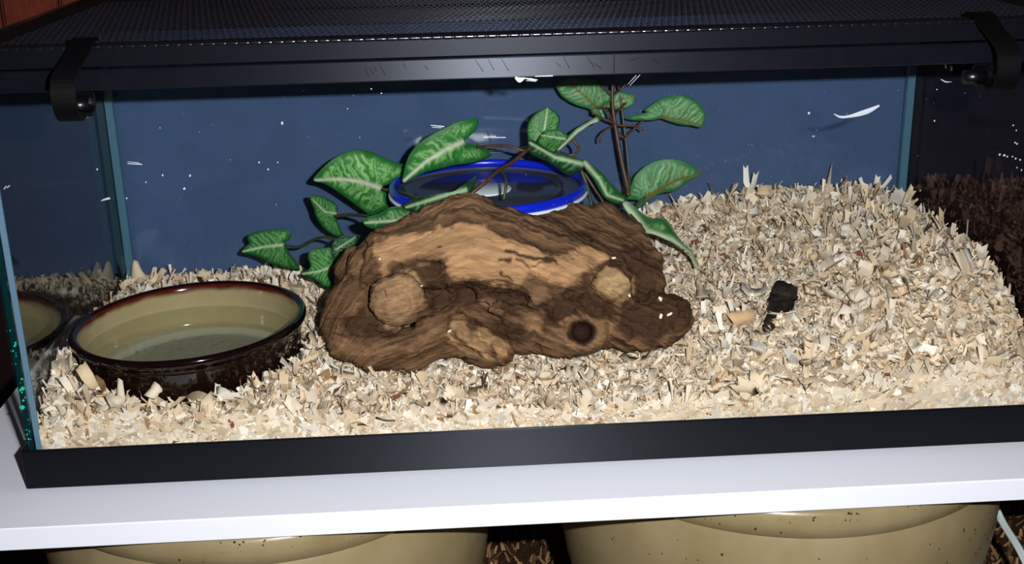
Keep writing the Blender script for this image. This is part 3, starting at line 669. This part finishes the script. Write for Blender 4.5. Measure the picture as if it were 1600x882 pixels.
# ------------------------------------------------------------------ clear plastic tub with blue-rimmed lid
TC = np.array([13.86, 8.38]); TR = 3.38; TZ = 6.48
def make_tub():
    t = thing('plastic_tub', 'clear round plastic tub with blue rimmed lid behind the driftwood', 'tub', (TC[0], TC[1], 2.0))
    c = (TC[0], TC[1], TZ)
    V, F = lathe([(0, -4.1), (2.5, -4.1), (2.62, -4.0), (3.22, -.36), (3.28, -.3)], c, 96); mesh_obj('tub_body', V, F, M['tubclear'], t, True)
    V, F = lathe([(3.2, -.2), (3.3, -.26), (TR-.02, -.25), (TR, -.2), (TR, -.02), (TR-.05, .03), (3.22, .03), (3.16, -.02), (3.14, -.2)], c, 128, True); mesh_obj('blue_rim', V, F, M['tubblue'], t, True)
    V, F = lathe([(3.28, -.255), (TR-.01, -.255), (TR+.035, -.275), (TR+.035, -.345), (TR-.02, -.36), (3.28, -.36)], c, 128, True); mesh_obj('white_lip', V, F, M['tubwhite'], t, True)
    V, F = lathe([(0, -.22), (2.35, -.22), (2.4, -.24), (2.5, -.24), (2.55, -.22), (3.15, -.2)], c, 96); mesh_obj('lid_panel', V, F, M['tublid'], t, True)
    V, F = lathe([(0, -.17), (.9, -.17), (.93, -.19), (.93, -.215), (0, -.215)], (TC[0]-.15, TC[1]-.1, TZ), 64); mesh_obj('white_disc', V, F, M['tubwhite'], t, False)
make_tub()

# ------------------------------------------------------------------ artificial vine
VN = thing('artificial_vine', 'artificial arrowhead vine with variegated green leaves and brown stems', 'plant', (15, 9, 2.2))
LEAFN = [0]
def leaf(outline, base, tip, y0, a=0.0, b=0.0, cup=0.0, style='front', orig=(0, 0, 1), mid=None):
    """outline/base/tip in crop units (orig = crop left, top, scale); leaf surface depth y = y0 + tilt + cup"""
    ox, oy, sc_ = orig; cv = lambda q: np.array([(ox+x/sc_, oy+y/sc_) for x, y in q])
    O = catmull(cv(outline), 120, True); bs, tp = cv([base, tip]); md = cv(mid) if mid else np.array([bs, tp])
    mn, mx = O.min(0), O.max(0); step = max(1.6, np.sqrt(np.prod(mx-mn)/3600))
    gx, gy = np.meshgrid(np.arange(mn[0], mx[0], step), np.arange(mn[1], mx[1], step)); gx[1::2] += step/2
    G = np.c_[gx.ravel(), gy.ravel()]; G = G[polydist(G[:, 0], G[:, 1], O) > step*.55]
    pts = [Vector(q) for q in np.vstack([O, G])]; ne = len(O)
    vs, es, fs, *_ = delaunay_2d_cdt(pts, [(i, (i+1) % ne) for i in range(ne)], [], 1, 1e-4)
    Q = np.array([tuple(v) for v in vs]); F = [tuple(f) for f in fs]
    x, y = Q.T; ed = np.abs(polydist(x, y, O)); md_d, s, sd = linedist(x, y, md); L = np.linalg.norm(tp-bs)
    ax = (tp-bs)/L; along = ((Q-bs)@ax)/L; lat = (Q-bs)@np.array([-ax[1], ax[0]])
    LEAFN[0] += 1; sd_ = LEAFN[0]*31
    wob = vnoise(np.c_[Q/9.0, 0*x], sd_)-.5; wob2 = vnoise(np.c_[Q/3.6, 0*x], sd_+1)-.5; wob3 = vnoise(np.c_[Q/22.0, 0*x], sd_+2)-.5
    # side veins: pinnate ahead of the base, fan-shaped in the lobes behind it
    ang = np.arctan2(np.abs(lat), along*L+1e-6)
    q1 = (along*L-.75*np.abs(lat))/(L*.135)+sd*.21+wob*.9; q2 = ang*3.6+wob*1.0
    lob = sst(.12, -.12, along-.25*np.abs(lat)/L); q = q1*(1-lob)+q2*lob
    fr_ = np.abs(q-np.round(q)); vein = np.exp(-(fr_/.13)**2)*(.55+.45*np.clip(1-md_d/(L*.55), 0, 1))
    stq = q*5.0+wob2*1.2; net = sst(.48, .78, vnoise(np.c_[stq, np.abs(lat)/L*5+3*lob*along, 0*x], sd_+5))
    inner = sst(L*.03, L*.12, ed+wob*L*.05)
    mid_w = np.exp(-(md_d/(L*(.018+.022*np.clip(1-s, 0, 1))))**2)*(s > -.03)
    if style == 'front': cm, cb, cl, cv_, cmid, nk = '#1a6426', '#23762b', '#b2d89a', '#86c26c', '#cfd3ba', .62
    elif style == 'dark': cm, cb, cl, cv_, cmid, nk = '#0b2e17', '#0f3c1d', '#79ad74', '#4f8a50', '#a3c096', .3
    elif style == 'small': cm, cb, cl, cv_, cmid, nk = '#154f1f', '#1d6027', '#90c07e', '#68a65a', '#b3c6a0', .48
    elif style == 'pale': cm, cb, cl, cv_, cmid, nk = '#1d5a2a', '#3b7a40', '#a9c59a', '#8db680', '#c2cfb0', .5
    else: cm, cb, cl, cv_, cmid, nk = '#256b36', '#3a7c48', '#a6c79e', '#86b37f', '#6f5a2c', .5
    c = lin(cm)[None]*(1-inner[:, None])+inner[:, None]*lin(cb)[None]
    k = (inner*np.clip(net*nk*1.15+.35*np.clip(wob+.2, 0, 1)*nk, 0, .8))[:, None]; c = c*(1-k)+k*lin(cv_)[None]
    k = (inner*vein*.58)[:, None]; c = c*(1-k)+k*lin(cl)[None]
    if style == 'under':
        big = np.abs(q1/2.2-np.round(q1/2.2))*2.2; k = (np.exp(-(big/.16)**2)*sst(L*.5, L*.12, md_d)*inner*(along > .03)*.75)[:, None]; c = c*(1-k)+k*lin('#7d6a3a')[None]
    k = (mid_w*.95)[:, None]; c = c*(1-k)+k*lin(cmid)[None]
    c = c*(1+.25*wob3[:, None]+.15*wob2[:, None])
    ctr = (mn+mx)/2; dx_, dy_ = (x-ctr[0])/46, (y-ctr[1])/46
    dep = y0+a*dx_+b*dy_+cup*(md_d/46)**2*1.2+.05*wob3-.02*vein*inner+.02*mid_w
    P_ = at(x, y, dep)
    # real sheet with two faces and a rim
    n0 = len(P_); E_ = {}
    nrm = np.zeros_like(P_)
    for f in F:
        nn = np.cross(P_[f[1]]-P_[f[0]], P_[f[2]]-P_[f[0]])
        for i in f: nrm[i] += nn
    nrm /= np.linalg.norm(nrm, axis=1)[:, None]+1e-12
    if (nrm[:, 1].mean()) > 0: F = [f[::-1] for f in F]; nrm = -nrm
    B = P_-nrm*.018; F2 = [tuple(i+n0 for i in f[::-1]) for f in F]
    for f in F:
        for i, j in zip(f, f[1:]+f[:1]): E_[(i, j)] = 1
    rim_ = [(j, i, i+n0, j+n0) for (i, j) in E_ if (j, i) not in E_]
    return mesh_obj('leaf', np.vstack([P_, B]), F+F2+rim_, M['leaf'], VN, True, np.vstack([np.clip(c, 0, 1), np.clip(c*.8+lin('#5c9f66')*.1, 0, 1)]))
OA = (480, 170, 4.643); OB = (370, 290, 5.187); OC = (810, 150, 4.9); OD = (850, 110, 5.88); OE = (930, 240, 4.644)
leaf([(45, 520), (90, 455), (180, 370), (280, 315), (370, 297), (450, 310), (560, 355), (650, 392), (738, 412), (722, 465), (690, 510), (640, 535), (590, 550), (545, 572), (575, 620), (595, 680), (605, 712), (540, 750), (465, 780), (380, 722), (290, 655), (200, 590), (120, 545)], (528, 574), (60, 518), 9.0, .25, .4, .35, 'front', OA, [(528, 574), (380, 526), (240, 510), (60, 518)])
leaf([(695, 540), (700, 470), (715, 400), (750, 320), (820, 240), (920, 175), (1010, 130), (1100, 90), (1180, 72), (1228, 66), (1243, 88), (1225, 150), (1180, 200), (1142, 240), (1200, 255), (1270, 272), (1335, 330), (1290, 365), (1200, 395), (1080, 410), (950, 440), (860, 462), (780, 500)], (1125, 240), (705, 520), 7.9, .2, .3, .3, 'front', OA, [(1125, 240), (1000, 298), (860, 385), (705, 520)])
leaf([(42, 545), (65, 500), (100, 470), (86, 430), (97, 402), (150, 376), (250, 361), (350, 352), (420, 365), (443, 400), (425, 440), (388, 465), (402, 500), (430, 555), (480, 615), (512, 688), (440, 680), (350, 660), (260, 630), (180, 587), (110, 565)], (370, 482), (50, 535), 9.6, -.1, .3, .3, 'small', OB, [(370, 482), (230, 495), (50, 535)])
leaf([(590, 95), (605, 76), (650, 80), (720, 100), (780, 130), (815, 175), (816, 225), (805, 250), (825, 310), (850, 370), (862, 405), (810, 415), (760, 390), (700, 340), (645, 260), (625, 190), (600, 130)], (802, 228), (610, 110), 9.4, .5, .2, .25, 'small', OB, [(802, 228), (715, 212), (660, 160), (610, 110)])
leaf([(522, 718), (570, 692), (597, 650), (578, 590), (588, 530), (640, 510), (720, 503), (765, 510), (780, 570), (798, 640), (800, 700), (790, 770), (765, 828), (700, 822), (680, 800), (640, 770), (580, 745)], (785, 652), (535, 718), 7.6, .1, .3, .3, 'small', OB, [(785, 652), (670, 695), (535, 718)])
leaf([(765, 490), (790, 450), (850, 410), (920, 414), (975, 404), (986, 440), (950, 500), (890, 570), (850, 650), (810, 700), (795, 640), (775, 560)], (800, 520), (960, 420), 7.9, .2, .2, .2, 'dark', OB)
leaf([(400, 810), (440, 790), (520, 765), (600, 720), (680, 712), (740, 735), (790, 775), (805, 802), (740, 826), (680, 832), (600, 847), (540, 862), (490, 874), (440, 862), (410, 837)], (770, 800), (420, 825), 5.4, .2, .6, .1, 'pale', OA, [(770, 800), (600, 815), (420, 828)])
leaf([(690, 712), (760, 660), (840, 635), (960, 617), (1060, 602), (1120, 560), (1180, 520), (1228, 488), (1215, 560), (1190, 610), (1100, 627), (1030, 640), (980, 680), (920, 720), (860, 760), (800, 770), (750, 740)], (1150, 590), (720, 715), 4.95, -.1, .3, .2, 'dark', OA, [(1150, 590), (960, 640), (720, 715)])
leaf([(220, 88), (270, 110), (315, 158), (318, 200), (302, 250), (300, 300), (240, 330), (150, 350), (85, 380), (70, 310), (68, 230), (95, 170), (150, 120)], (195, 275), (222, 92), 8.2, .1, -.3, .3, 'small', OC)
leaf([(75, 345), (110, 337), (180, 390), (270, 437), (330, 432), (420, 465), (500, 500), (511, 545), (440, 592), (380, 612), (300, 560), (230, 510), (150, 477), (86, 435)], (490, 520), (90, 370), 8.0, .1, .2, .2, 'dark', OC, [(490, 520), (280, 470), (90, 360)])
leaf([(150, 330), (180, 290), (212, 262), (300, 258), (345, 280), (382, 312), (350, 355), (310, 400), (270, 434), (200, 405), (150, 370)], (360, 330), (175, 300), 7.7, .1, .3, .2, 'small', OC)
leaf([(290, 425), (330, 370), (380, 310), (460, 240), (560, 182), (600, 160), (632, 172), (625, 198), (580, 208), (520, 240), (430, 320), (350, 395)], (600, 185), (310, 415), 7.9, .4, .2, .1, 'pale', OC, [(600, 185), (450, 270), (310, 410)])
leaf([(490, 490), (560, 520), (640, 590), (710, 670), (790, 750), (822, 792), (782, 830), (720, 817), (660, 782), (620, 722), (570, 632), (520, 570)], (505, 510), (800, 800), 8.4, .3, .2, .2, 'small', OC, [(505, 510), (620, 640), (680, 760), (800, 800)])
leaf([(108, 120), (200, 80), (350, 70), (500, 95), (560, 160), (622, 205), (612, 280), (560, 312), (520, 340), (460, 372), (400, 352), (300, 322), (220, 282), (150, 222)], (485, 348), (215, 110), 11.0, .1, .1, .1, 'under', OD, [(485, 348), (350, 215), (215, 110)])
leaf([(520, 332), (600, 282), (650, 212), (700, 200), (780, 215), (832, 226), (836, 290), (800, 332), (740, 356), (660, 362), (590, 347)], (545, 332), (825, 240), 11.4, .1, .1, .1, 'under', OD)
leaf([(430, 372), (500, 350), (552, 390), (562, 440), (520, 452), (460, 402)], (520, 360), (545, 440), 10.9, .1, .1, .1, 'small', OD)
leaf([(740, 440), (850, 410), (940, 387), (920, 368), (1000, 310), (1080, 260), (1180, 230), (1280, 230), (1380, 266), (1452, 340), (1482, 420), (1450, 522), (1350, 510), (1250, 500), (1150, 470), (1080, 446), (1000, 460), (900, 463), (820, 462)], (1075, 437), (1450, 500), 10.9, .1, .2, .2, 'under', OD, [(1075, 437), (1250, 452), (1450, 505)])
leaf([(190, 332), (215, 290), (260, 230), (290, 160), (350, 100), (430, 56), (520, 38), (620, 50), (700, 86), (750, 125), (772, 148), (700, 190), (640, 230), (570, 275), (480, 290), (420, 320), (350, 372), (310, 402), (280, 380), (312, 343), (250, 337)], (370, 316), (765, 148), 10.4, .1, .3, .3, 'under', OE, [(370, 316), (590, 195), (765, 148)])
leaf([(195, 360), (240, 350), (300, 400), (390, 466), (470, 470), (520, 490), (570, 560), (620, 630), (680, 690), (720, 740), (742, 812), (724, 822), (700, 752), (650, 702), (580, 662), (500, 622), (430, 592), (350, 572), (300, 512), (240, 442)], (215, 375), (730, 810), 6.9, -.5, .1, .2, 'small', OE, [(215, 375), (375, 560), (560, 625), (690, 730), (730, 815)])
def stem(pts, r, mat='stem', orig=(0, 0, 1), n=28, parent=None):
    ox, oy, sc_ = orig; q = np.array([(ox+p_[0]/sc_, oy+p_[1]/sc_, p_[2]) for p_ in pts]); q = catmull(q, n)
    P_ = at(q[:, 0], q[:, 1], q[:, 2]); return mesh_obj('stem', *tube(P_, r, 8), M[mat], parent or VN, True)
stem([(958, 114, 11.0), (957, 160, 10.8), (962, 200, 10.6), (971, 250, 10.3), (980, 290, 10.0), (982, 306, 9.8)], np.linspace(.055, .085, 28))
stem([(966, 130, 11.5), (973, 180, 11.3), (980, 240, 11.0), (984, 288, 10.6), (978, 312, 9.8), (963, 335, 8.8), (955, 345, 8.0)], .045, 'stem_green')
for q in ([(960, 195, 10.6), (946, 203, 10.3), (938, 212, 10.2), (937, 222, 10.2)], [(962, 196, 10.6), (990, 197, 10.4), (1000, 200, 10.3), (1005, 204, 10.3)], [(975, 216, 10.7), (992, 201, 10.6), (1006, 187, 10.7)], [(962, 194, 10.6), (940, 184, 10.6), (925, 177, 10.5)],
          [(961, 179, 10.7), (970, 170, 10.5), (979, 160, 10.4)], [(957, 152, 10.9), (945, 140, 10.9), (935, 128, 10.9)], [(960, 147, 10.9), (970, 140, 10.8), (979, 130, 10.8)], [(957, 192, 10.6), (950, 175, 10.6), (940, 168, 10.9), (932, 168, 10.9)], [(975, 216, 10.7), (968, 208, 10.6), (962, 200, 10.6)]): stem(q, .038, 'stem', n=14)
stem([(745, 230, 7.9), (770, 228, 7.7), (795, 229, 7.5), (812, 234, 7.4), (823, 236, 7.4)], .05)
stem([(823, 235, 7.4), (800, 254, 6.8), (782, 264, 6.0), (762, 282, 5.2), (742, 298, 4.95), (728, 308, 4.9)], np.linspace(.07, .06, 28))
stem([(782, 264, 6.0), (789, 275, 5.6), (791, 288, 5.3), (787, 312, 5.1)], .05, 'stem_green')
stem([(823, 235, 7.4), (832, 232, 7.9), (850, 238, 8.1), (880, 244, 8.2)], .06)
stem([(888, 215, 8.4), (898, 222, 8.4), (904, 232, 8.3), (899, 241, 8.2), (885, 242, 8.2), (866, 234, 8.2)], .05)
stem([(908, 266, 8.0), (917, 290, 7.8), (922, 310, 7.6), (927, 330, 7.4)], .06, 'stem_green')
stem([(913, 270, 8.2), (930, 297, 8.0), (940, 312, 7.8), (947, 328, 7.6)], .045)
stem([(598, 296, 8.9), (625, 301, 8.0), (652, 309, 5.6)], .055, 'stem_green')
stem([(524, 338, 9.4), (545, 336, 8.8), (570, 338, 7.0), (585, 345, 5.9)], .06)
stem([(443, 383, 9.6), (460, 386, 9.4), (475, 384, 9.2), (492, 374, 8.8), (508, 371, 8.3), (526, 375, 7.9)], .05, 'stem_green')
stem([(985, 330, 9.6), (993, 322, 10.2), (1008, 308, 10.4)], .055, 'stem_green')
stem([(972, 318, 8.6), (985, 335, 7.4), (1008, 362, 6.9)], .045, 'stem')

# ------------------------------------------------------------------ wood-shaving bedding
def make_bedding():
    t = thing('wood_shaving_bedding', 'deep bed of pale wood shavings heaped high in the right corner', 'bedding', (15, 6, .5))
    # packed body of the bed
    gx = np.linspace(.42, 29.83, 260); gy = np.linspace(.47, 12.08, 112); X, Y = np.meshgrid(gx, gy); Z = HB(X, Y)-.12
    inb = np.hypot(X-BC[0], Y-BC[1]) < 3.56; Z = np.where(inb, np.minimum(Z, BZ-2.52), Z)
    nx, ny = len(gx), len(gy); top = np.c_[X.ravel(), Y.ravel(), Z.ravel()]; bot = top.copy(); bot[:, 2] = .52
    q = lambda i, j: j*nx+i; F = []
    I, J = np.meshgrid(np.arange(nx-1), np.arange(ny-1)); a_ = (J*nx+I).ravel(); n0 = len(top)
    F = [np.stack([a_, a_+1, a_+1+nx, a_+nx], 1), np.stack([a_+n0, a_+nx+n0, a_+1+nx+n0, a_+1+n0], 1)]
    e = np.arange(nx-1); F.append(np.stack([e, e+n0, e+1+n0, e+1], 1)); e2 = e+(ny-1)*nx; F.append(np.stack([e2, e2+1, e2+1+n0, e2+n0], 1))
    e = np.arange(ny-1)*nx; F.append(np.stack([e, e+nx, e+nx+n0, e+n0], 1)); e2 = e+nx-1; F.append(np.stack([e2, e2+n0, e2+nx+n0, e2+nx], 1))
    mesh_obj('packed_bed', np.vstack([top, bot]), np.vstack(F), M['bed'], t, False)
    # loose shavings
    def flakes(n, seed, Lr, Wr, onfront=False, up=.0, tiltk=.55):
        r = np.random.default_rng(seed)
        x = r.uniform(.4, 29.85, n); y = .3+11.8*r.random(n)**1.0
        if onfront:
            y = np.full(n, .345)+r.random(n)*.11; h = HB(x, y); z = .8+(h-.72)*r.random(n)
        else: z = HB(x, y)+r.normal(0, .05, n)+up*r.random(n)-.03
        L = np.exp(r.normal(math.log(Lr), .42, n)); Wd = np.minimum(np.exp(r.normal(math.log(Wr), .45, n)), L*.8)
        L = np.clip(L, .1, 1.1); th = r.uniform(0, 2*math.pi, n); tl = np.abs(r.normal(0, tiltk, n)); ta = r.uniform(0, 2*math.pi, n)
        if onfront: N_ = np.stack([r.normal(0, .35, n), -np.ones(n), r.normal(.1, .35, n)], -1)
        else:
            e_ = .15; gxx = (HB(x+e_, y)-HB(x-e_, y))/(2*e_); gyy = (HB(x, y+e_)-HB(x, y-e_))/(2*e_)
            N_ = np.stack([-gxx*.7+np.sin(tl)*np.cos(ta), -gyy*.7+np.sin(tl)*np.sin(ta), np.cos(tl)], -1)
        N_ /= np.linalg.norm(N_, axis=1)[:, None]
        A = np.stack([np.cos(th), np.sin(th), 0*th], -1)
        if onfront: A = np.stack([np.cos(th), 0*th, np.sin(th)], -1)
        A -= N_*(A*N_).sum(1)[:, None]; A /= np.linalg.norm(A, axis=1)[:, None]; Bv = np.cross(N_, A)
        kl = r.normal(0, .9, n); kw = r.normal(0, 1.2, n)
        if onfront: kl *= .3; kw *= .3
        tt = np.linspace(-.5, .5, 5); ss = np.array([-.5, 0, .5]); P_ = np.zeros((n, 5, 3, 3))
        taper = r.uniform(.35, 1.0, n)
        for i, t_ in enumerate(tt):
            for j, s_ in enumerate(ss):
                l = t_*L; wd_ = s_*Wd*(1-(1-taper)*(t_+.5))
                if i in (0, 4): l = l*(1+r.uniform(-.35, .15, n))
                if j != 1: wd_ = wd_*(1+r.uniform(-.3, .2, n))
                hgt = kl*(t_*L)**2/np.maximum(L, .3)*1.4+kw*(s_*Wd)**2/np.maximum(Wd, .12)+r.normal(0, .006, n)
                P_[:, i, j] = np.c_[x, y, z]+A*l[:, None]+Bv*wd_[:, None]+N_*hgt[:, None]
        pal = np.array([lin(c_) for c_ in ('#e6d6bf', '#dcc8ab', '#ecdfcb', '#d6bf9f', '#f4ecdf', '#d8c7b4', '#c4ad90', '#b9a387', '#e2c6a4', '#9c7a58', '#83503a', '#c6c0b6')])
        pc = np.array([.19, .17, .15, .12, .09, .08, .06, .04, .05, .02, .006, .018]); pc = pc/pc.sum()
        c = pal[r.choice(len(pal), n, p=pc)]*r.uniform(.82, 1.12, n)[:, None]
        c3 = np.repeat(c[:, None, :], 15, 1)*(1+.12*(r.random((n, 15, 1))-.5)); c3[:, 6:9] *= (1-.04)
        # keep out of bowl, driftwood, hole
        ctr = P_[:, 2, 1]; rb = np.hypot(ctr[:, 0]-BC[0], ctr[:, 1]-BC[1])
        pb = P_.reshape(n, 15, 3); rmin = np.hypot(pb[..., 0]-BC[0], pb[..., 1]-BC[1]).min(1); zm = pb[..., 2].max(1)
        ok = rmin > 3.62-.12*np.clip(BZ-zm, 0, 3)
        wd3 = np.full(n, 9.0); near = (ctr[:, 0] > 7.5) & (ctr[:, 0] < 21.5) & (ctr[:, 1] > 1) & (ctr[:, 1] < 8.2)
        wd3[near] = WOOD(pb[near]).min(1); ok &= wd3 > .03
        mouth = (CAM-np.r_[HOLE, 3.0]); mouth /= np.linalg.norm(mouth); rel = pb-LUMP; al = rel@mouth
        dm = np.linalg.norm(rel-al[..., None]*mouth, axis=-1); dm = np.where(rel[..., 2] < -.2, dm*1.5, dm); thin_ = (Wd < .05) & (r.random(n) < .35); ok &= thin_ | ~((dm < .41*(.75+.5*vnoise(rel.reshape(-1, 3)*4, 5).reshape(dm.shape))) & (al > -.45)).any(1)
        rel = pb-LUMP2; al = rel@mouth; dm = np.linalg.norm(rel-al[..., None]*mouth, axis=-1); ok &= thin_ | ~((dm < .17) & (al > -.3)).any(1)
        P_ = pb[ok]; jit = r.random((len(P_), 1))*.05
        def soft(v, lim, sg): over = np.maximum((lim-v)*sg, 0); return np.where(over > 0, lim-sg*over*.025, v)
        P_[..., 1] = soft(P_[..., 1], .35+jit, 1); P_[..., 1] = soft(P_[..., 1], 12.14-jit, -1)
        P_[..., 0] = soft(P_[..., 0], .35+jit, 1); P_[..., 0] = soft(P_[..., 0], 29.9-jit, -1)
        return P_, c3[ok], L[ok]*Wd[ok], ctr[ok]
    q15 = np.array([(i*3+j, i*3+j+1, (i+1)*3+j+1, (i+1)*3+j) for i in range(4) for j in range(2)])
    sets = [flakes(22000, 11, .32, .12, tiltk=.45), flakes(13000, 12, .46, .19, up=.06, tiltk=.42), flakes(6500, 13, .42, .19, True), flakes(6500, 14, .5, .03, up=.05), flakes(3400, 15, .58, .27, up=.08, tiltk=.36)]
    big, bc_, ba, bx = sets[-1]
    # the 300 shavings that show largest stand alone as parts
    dist = np.linalg.norm(bx-CAM, axis=1); px, py = proj(bx); vis = (px > 5) & (px < 1595) & (py < 690)
    N_ = np.cross(big[:, 12]-big[:, 0], big[:, 14]-big[:, 2]); N_ /= np.linalg.norm(N_, axis=1)[:, None]+1e-9
    face = np.abs(((CAM-bx)/dist[:, None]*N_).sum(1)); sc_ = ba*face/dist**2*vis; top300 = np.argsort(-sc_)[:280]; msk = np.ones(len(big), bool); msk[top300] = False
    for i in top300:
        P_ = big[i]+np.array([0, 0, .05]); nn = np.cross(P_[12]-P_[0], P_[14]-P_[2]); nn /= np.linalg.norm(nn)+1e-9
        b_ = P_-nn*.02; ring = [0, 1, 2, 5, 8, 11, 14, 13, 12, 9, 6, 3]
        F = [tuple(f) for f in q15]+[tuple(int(k)+15 for k in f[::-1]) for f in q15]+[(ring[(k+1) % 12], ring[k], ring[k]+15, ring[(k+1) % 12]+15) for k in range(12)]
        mesh_obj('shaving', np.vstack([P_, b_]), F, M['shaving'], t, True, np.vstack([bc_[i], bc_[i]]))
    # a few crumbs lying on the driftwood
    rw = np.random.default_rng(3)
    for (a_, b_, s_) in ((960, 402, .12), (986, 460, .07), (1035, 495, .11), (1046, 489, .1), (1030, 466, .12), (925, 312, .07), (700, 520, .07), (660, 445, .06), (590, 405, .05)):
        near = np.where(np.hypot(WPX[:, 0]-a_, WPX[:, 1]-b_) < 3.5)[0]
        if not len(near): continue
        c_ = WV[near[np.argmin(np.linalg.norm(WV[near]-CAM, axis=1))]]+(CAM-WV[near[0]])/45*.04
        th_ = rw.uniform(0, 3.1); e1 = RT*math.cos(th_)+UP*math.sin(th_)*.7; e2 = -RT*math.sin(th_)+UP*math.cos(th_)*.7
        q_ = np.array([c_+e1*s_*p_*rw.uniform(.8, 1.2)+e2*s_*.55*k_*rw.uniform(.6, 1.2) for p_, k_ in ((-1, -.6), (0, -1), (1, -.5), (.9, .7), (-.2, 1), (-.9, .6))])
        b2 = q_+FW*.02; mesh_obj('shaving', np.vstack([q_, b2]), [(0, 1, 2, 3, 4, 5), (11, 10, 9, 8, 7, 6)]+[(i, i+6, (i+1) % 6+6, (i+1) % 6) for i in range(6)], M['shaving'], t, False, np.tile(lin('#eadfcc'), (12, 1)))
    # single large shavings that stand out: four-sided outline (photo position), depth, tone
    for quad, y_, tone in (([(203, 442), (209, 405), (215, 407), (228, 440)], 11.3, '#d9c4a8'), ([(1183, 305), (1184, 291), (1206, 287), (1207, 303)], 11.0, '#dbbf9c'), ([(612, 672), (616, 640), (640, 638), (640, 671)], .62, '#e6d3b4'),
                           ([(116, 578), (134, 566), (156, 604), (140, 611)], .85, '#e4cba8'), ([(1493, 395), (1505, 390), (1524, 432), (1508, 436)], 3.6, '#ddcab2'), ([(1300, 500), (1318, 474), (1344, 492), (1326, 530)], 2.6, '#efe2d0'), ([(1136, 490), (1172, 484), (1184, 502), (1150, 512)], 3.1, '#dcb78e'), ([(225, 618), (242, 596), (255, 606), (244, 625)], .72, '#e9dbc2')):
        qd = np.array(quad, float); g_ = np.linspace(0, 1, 5); Vq = []
        for i_, a_ in enumerate(g_):
            for j_, b_ in enumerate((0, .5, 1)):
                pt = (qd[0]*(1-b_)+qd[3]*b_)*(1-a_)+(qd[1]*(1-b_)+qd[2]*b_)*a_+rw.normal(0, 1.1, 2)
                Vq.append(at(pt[0], pt[1], y_+.25*a_-.12*math.sin(b_*math.pi)))
        Vq = np.array(Vq); ring = [0, 1, 2, 5, 8, 11, 14, 13, 12, 9, 6, 3]
        F = [tuple(f) for f in q15]+[tuple(int(k)+15 for k in f[::-1]) for f in q15]+[(ring[(k+1) % 12], ring[k], ring[k]+15, ring[(k+1) % 12]+15) for k in range(12)]
        mesh_obj('shaving', np.vstack([Vq, Vq+FW*.025]), F, M['shaving'], t, True, np.tile(lin(tone), (30, 1))*rw.uniform(.92, 1.05, (30, 1)))
    sets[-1] = (big[msk], bc_[msk], ba[msk], bx[msk])
    V = np.vstack([s_[0].reshape(-1, 3) for s_ in sets]); C_ = np.vstack([s_[1].reshape(-1, 3) for s_ in sets]); n = len(V)//15
    F = (np.arange(n)[:, None, None]*15+q15[None]).reshape(-1, 4)
    o = mesh_obj('loose_shavings', V, F, M['shaving'], t, True, C_); tag(o, kind='stuff')
make_bedding()

# ------------------------------------------------------------------ dark rounded thing in the gap of the mound
dn = (LUMP-CAM)/np.linalg.norm(LUMP-CAM)
P = catmull([LUMP+dn*.7+(.25, .3, -.05), LUMP+dn*.5+(.08, .05, .22), LUMP+dn*.42+(-.0, -.02, -.02), LUMP2+dn*.25+(.04, 0, .1), LUMP2+dn*.2+(-.03, 0, -.1), LUMP2+dn*.3+(-.12, 0, -.35)], 30)
r = np.interp(np.linspace(0, 1, 30), [0, .05, .2, .42, .6, .85, 1], [.12, .33, .45, .4, .22, .13, .06])
V, F = tube(P, r, 28); V = np.array(V); cen = V.reshape(-1, 28, 3).mean(1).repeat(28, 0); dv = V-cen
V = cen+dv*(.62+.75*fbm(V*5.5, 3, 8))[:, None]
o = mesh_obj('buried_lump', V, F, M['lump'], None, True)
tag(o, 'dark blackish brown rounded lump half hidden in a gap of the shavings mound', 'lump')
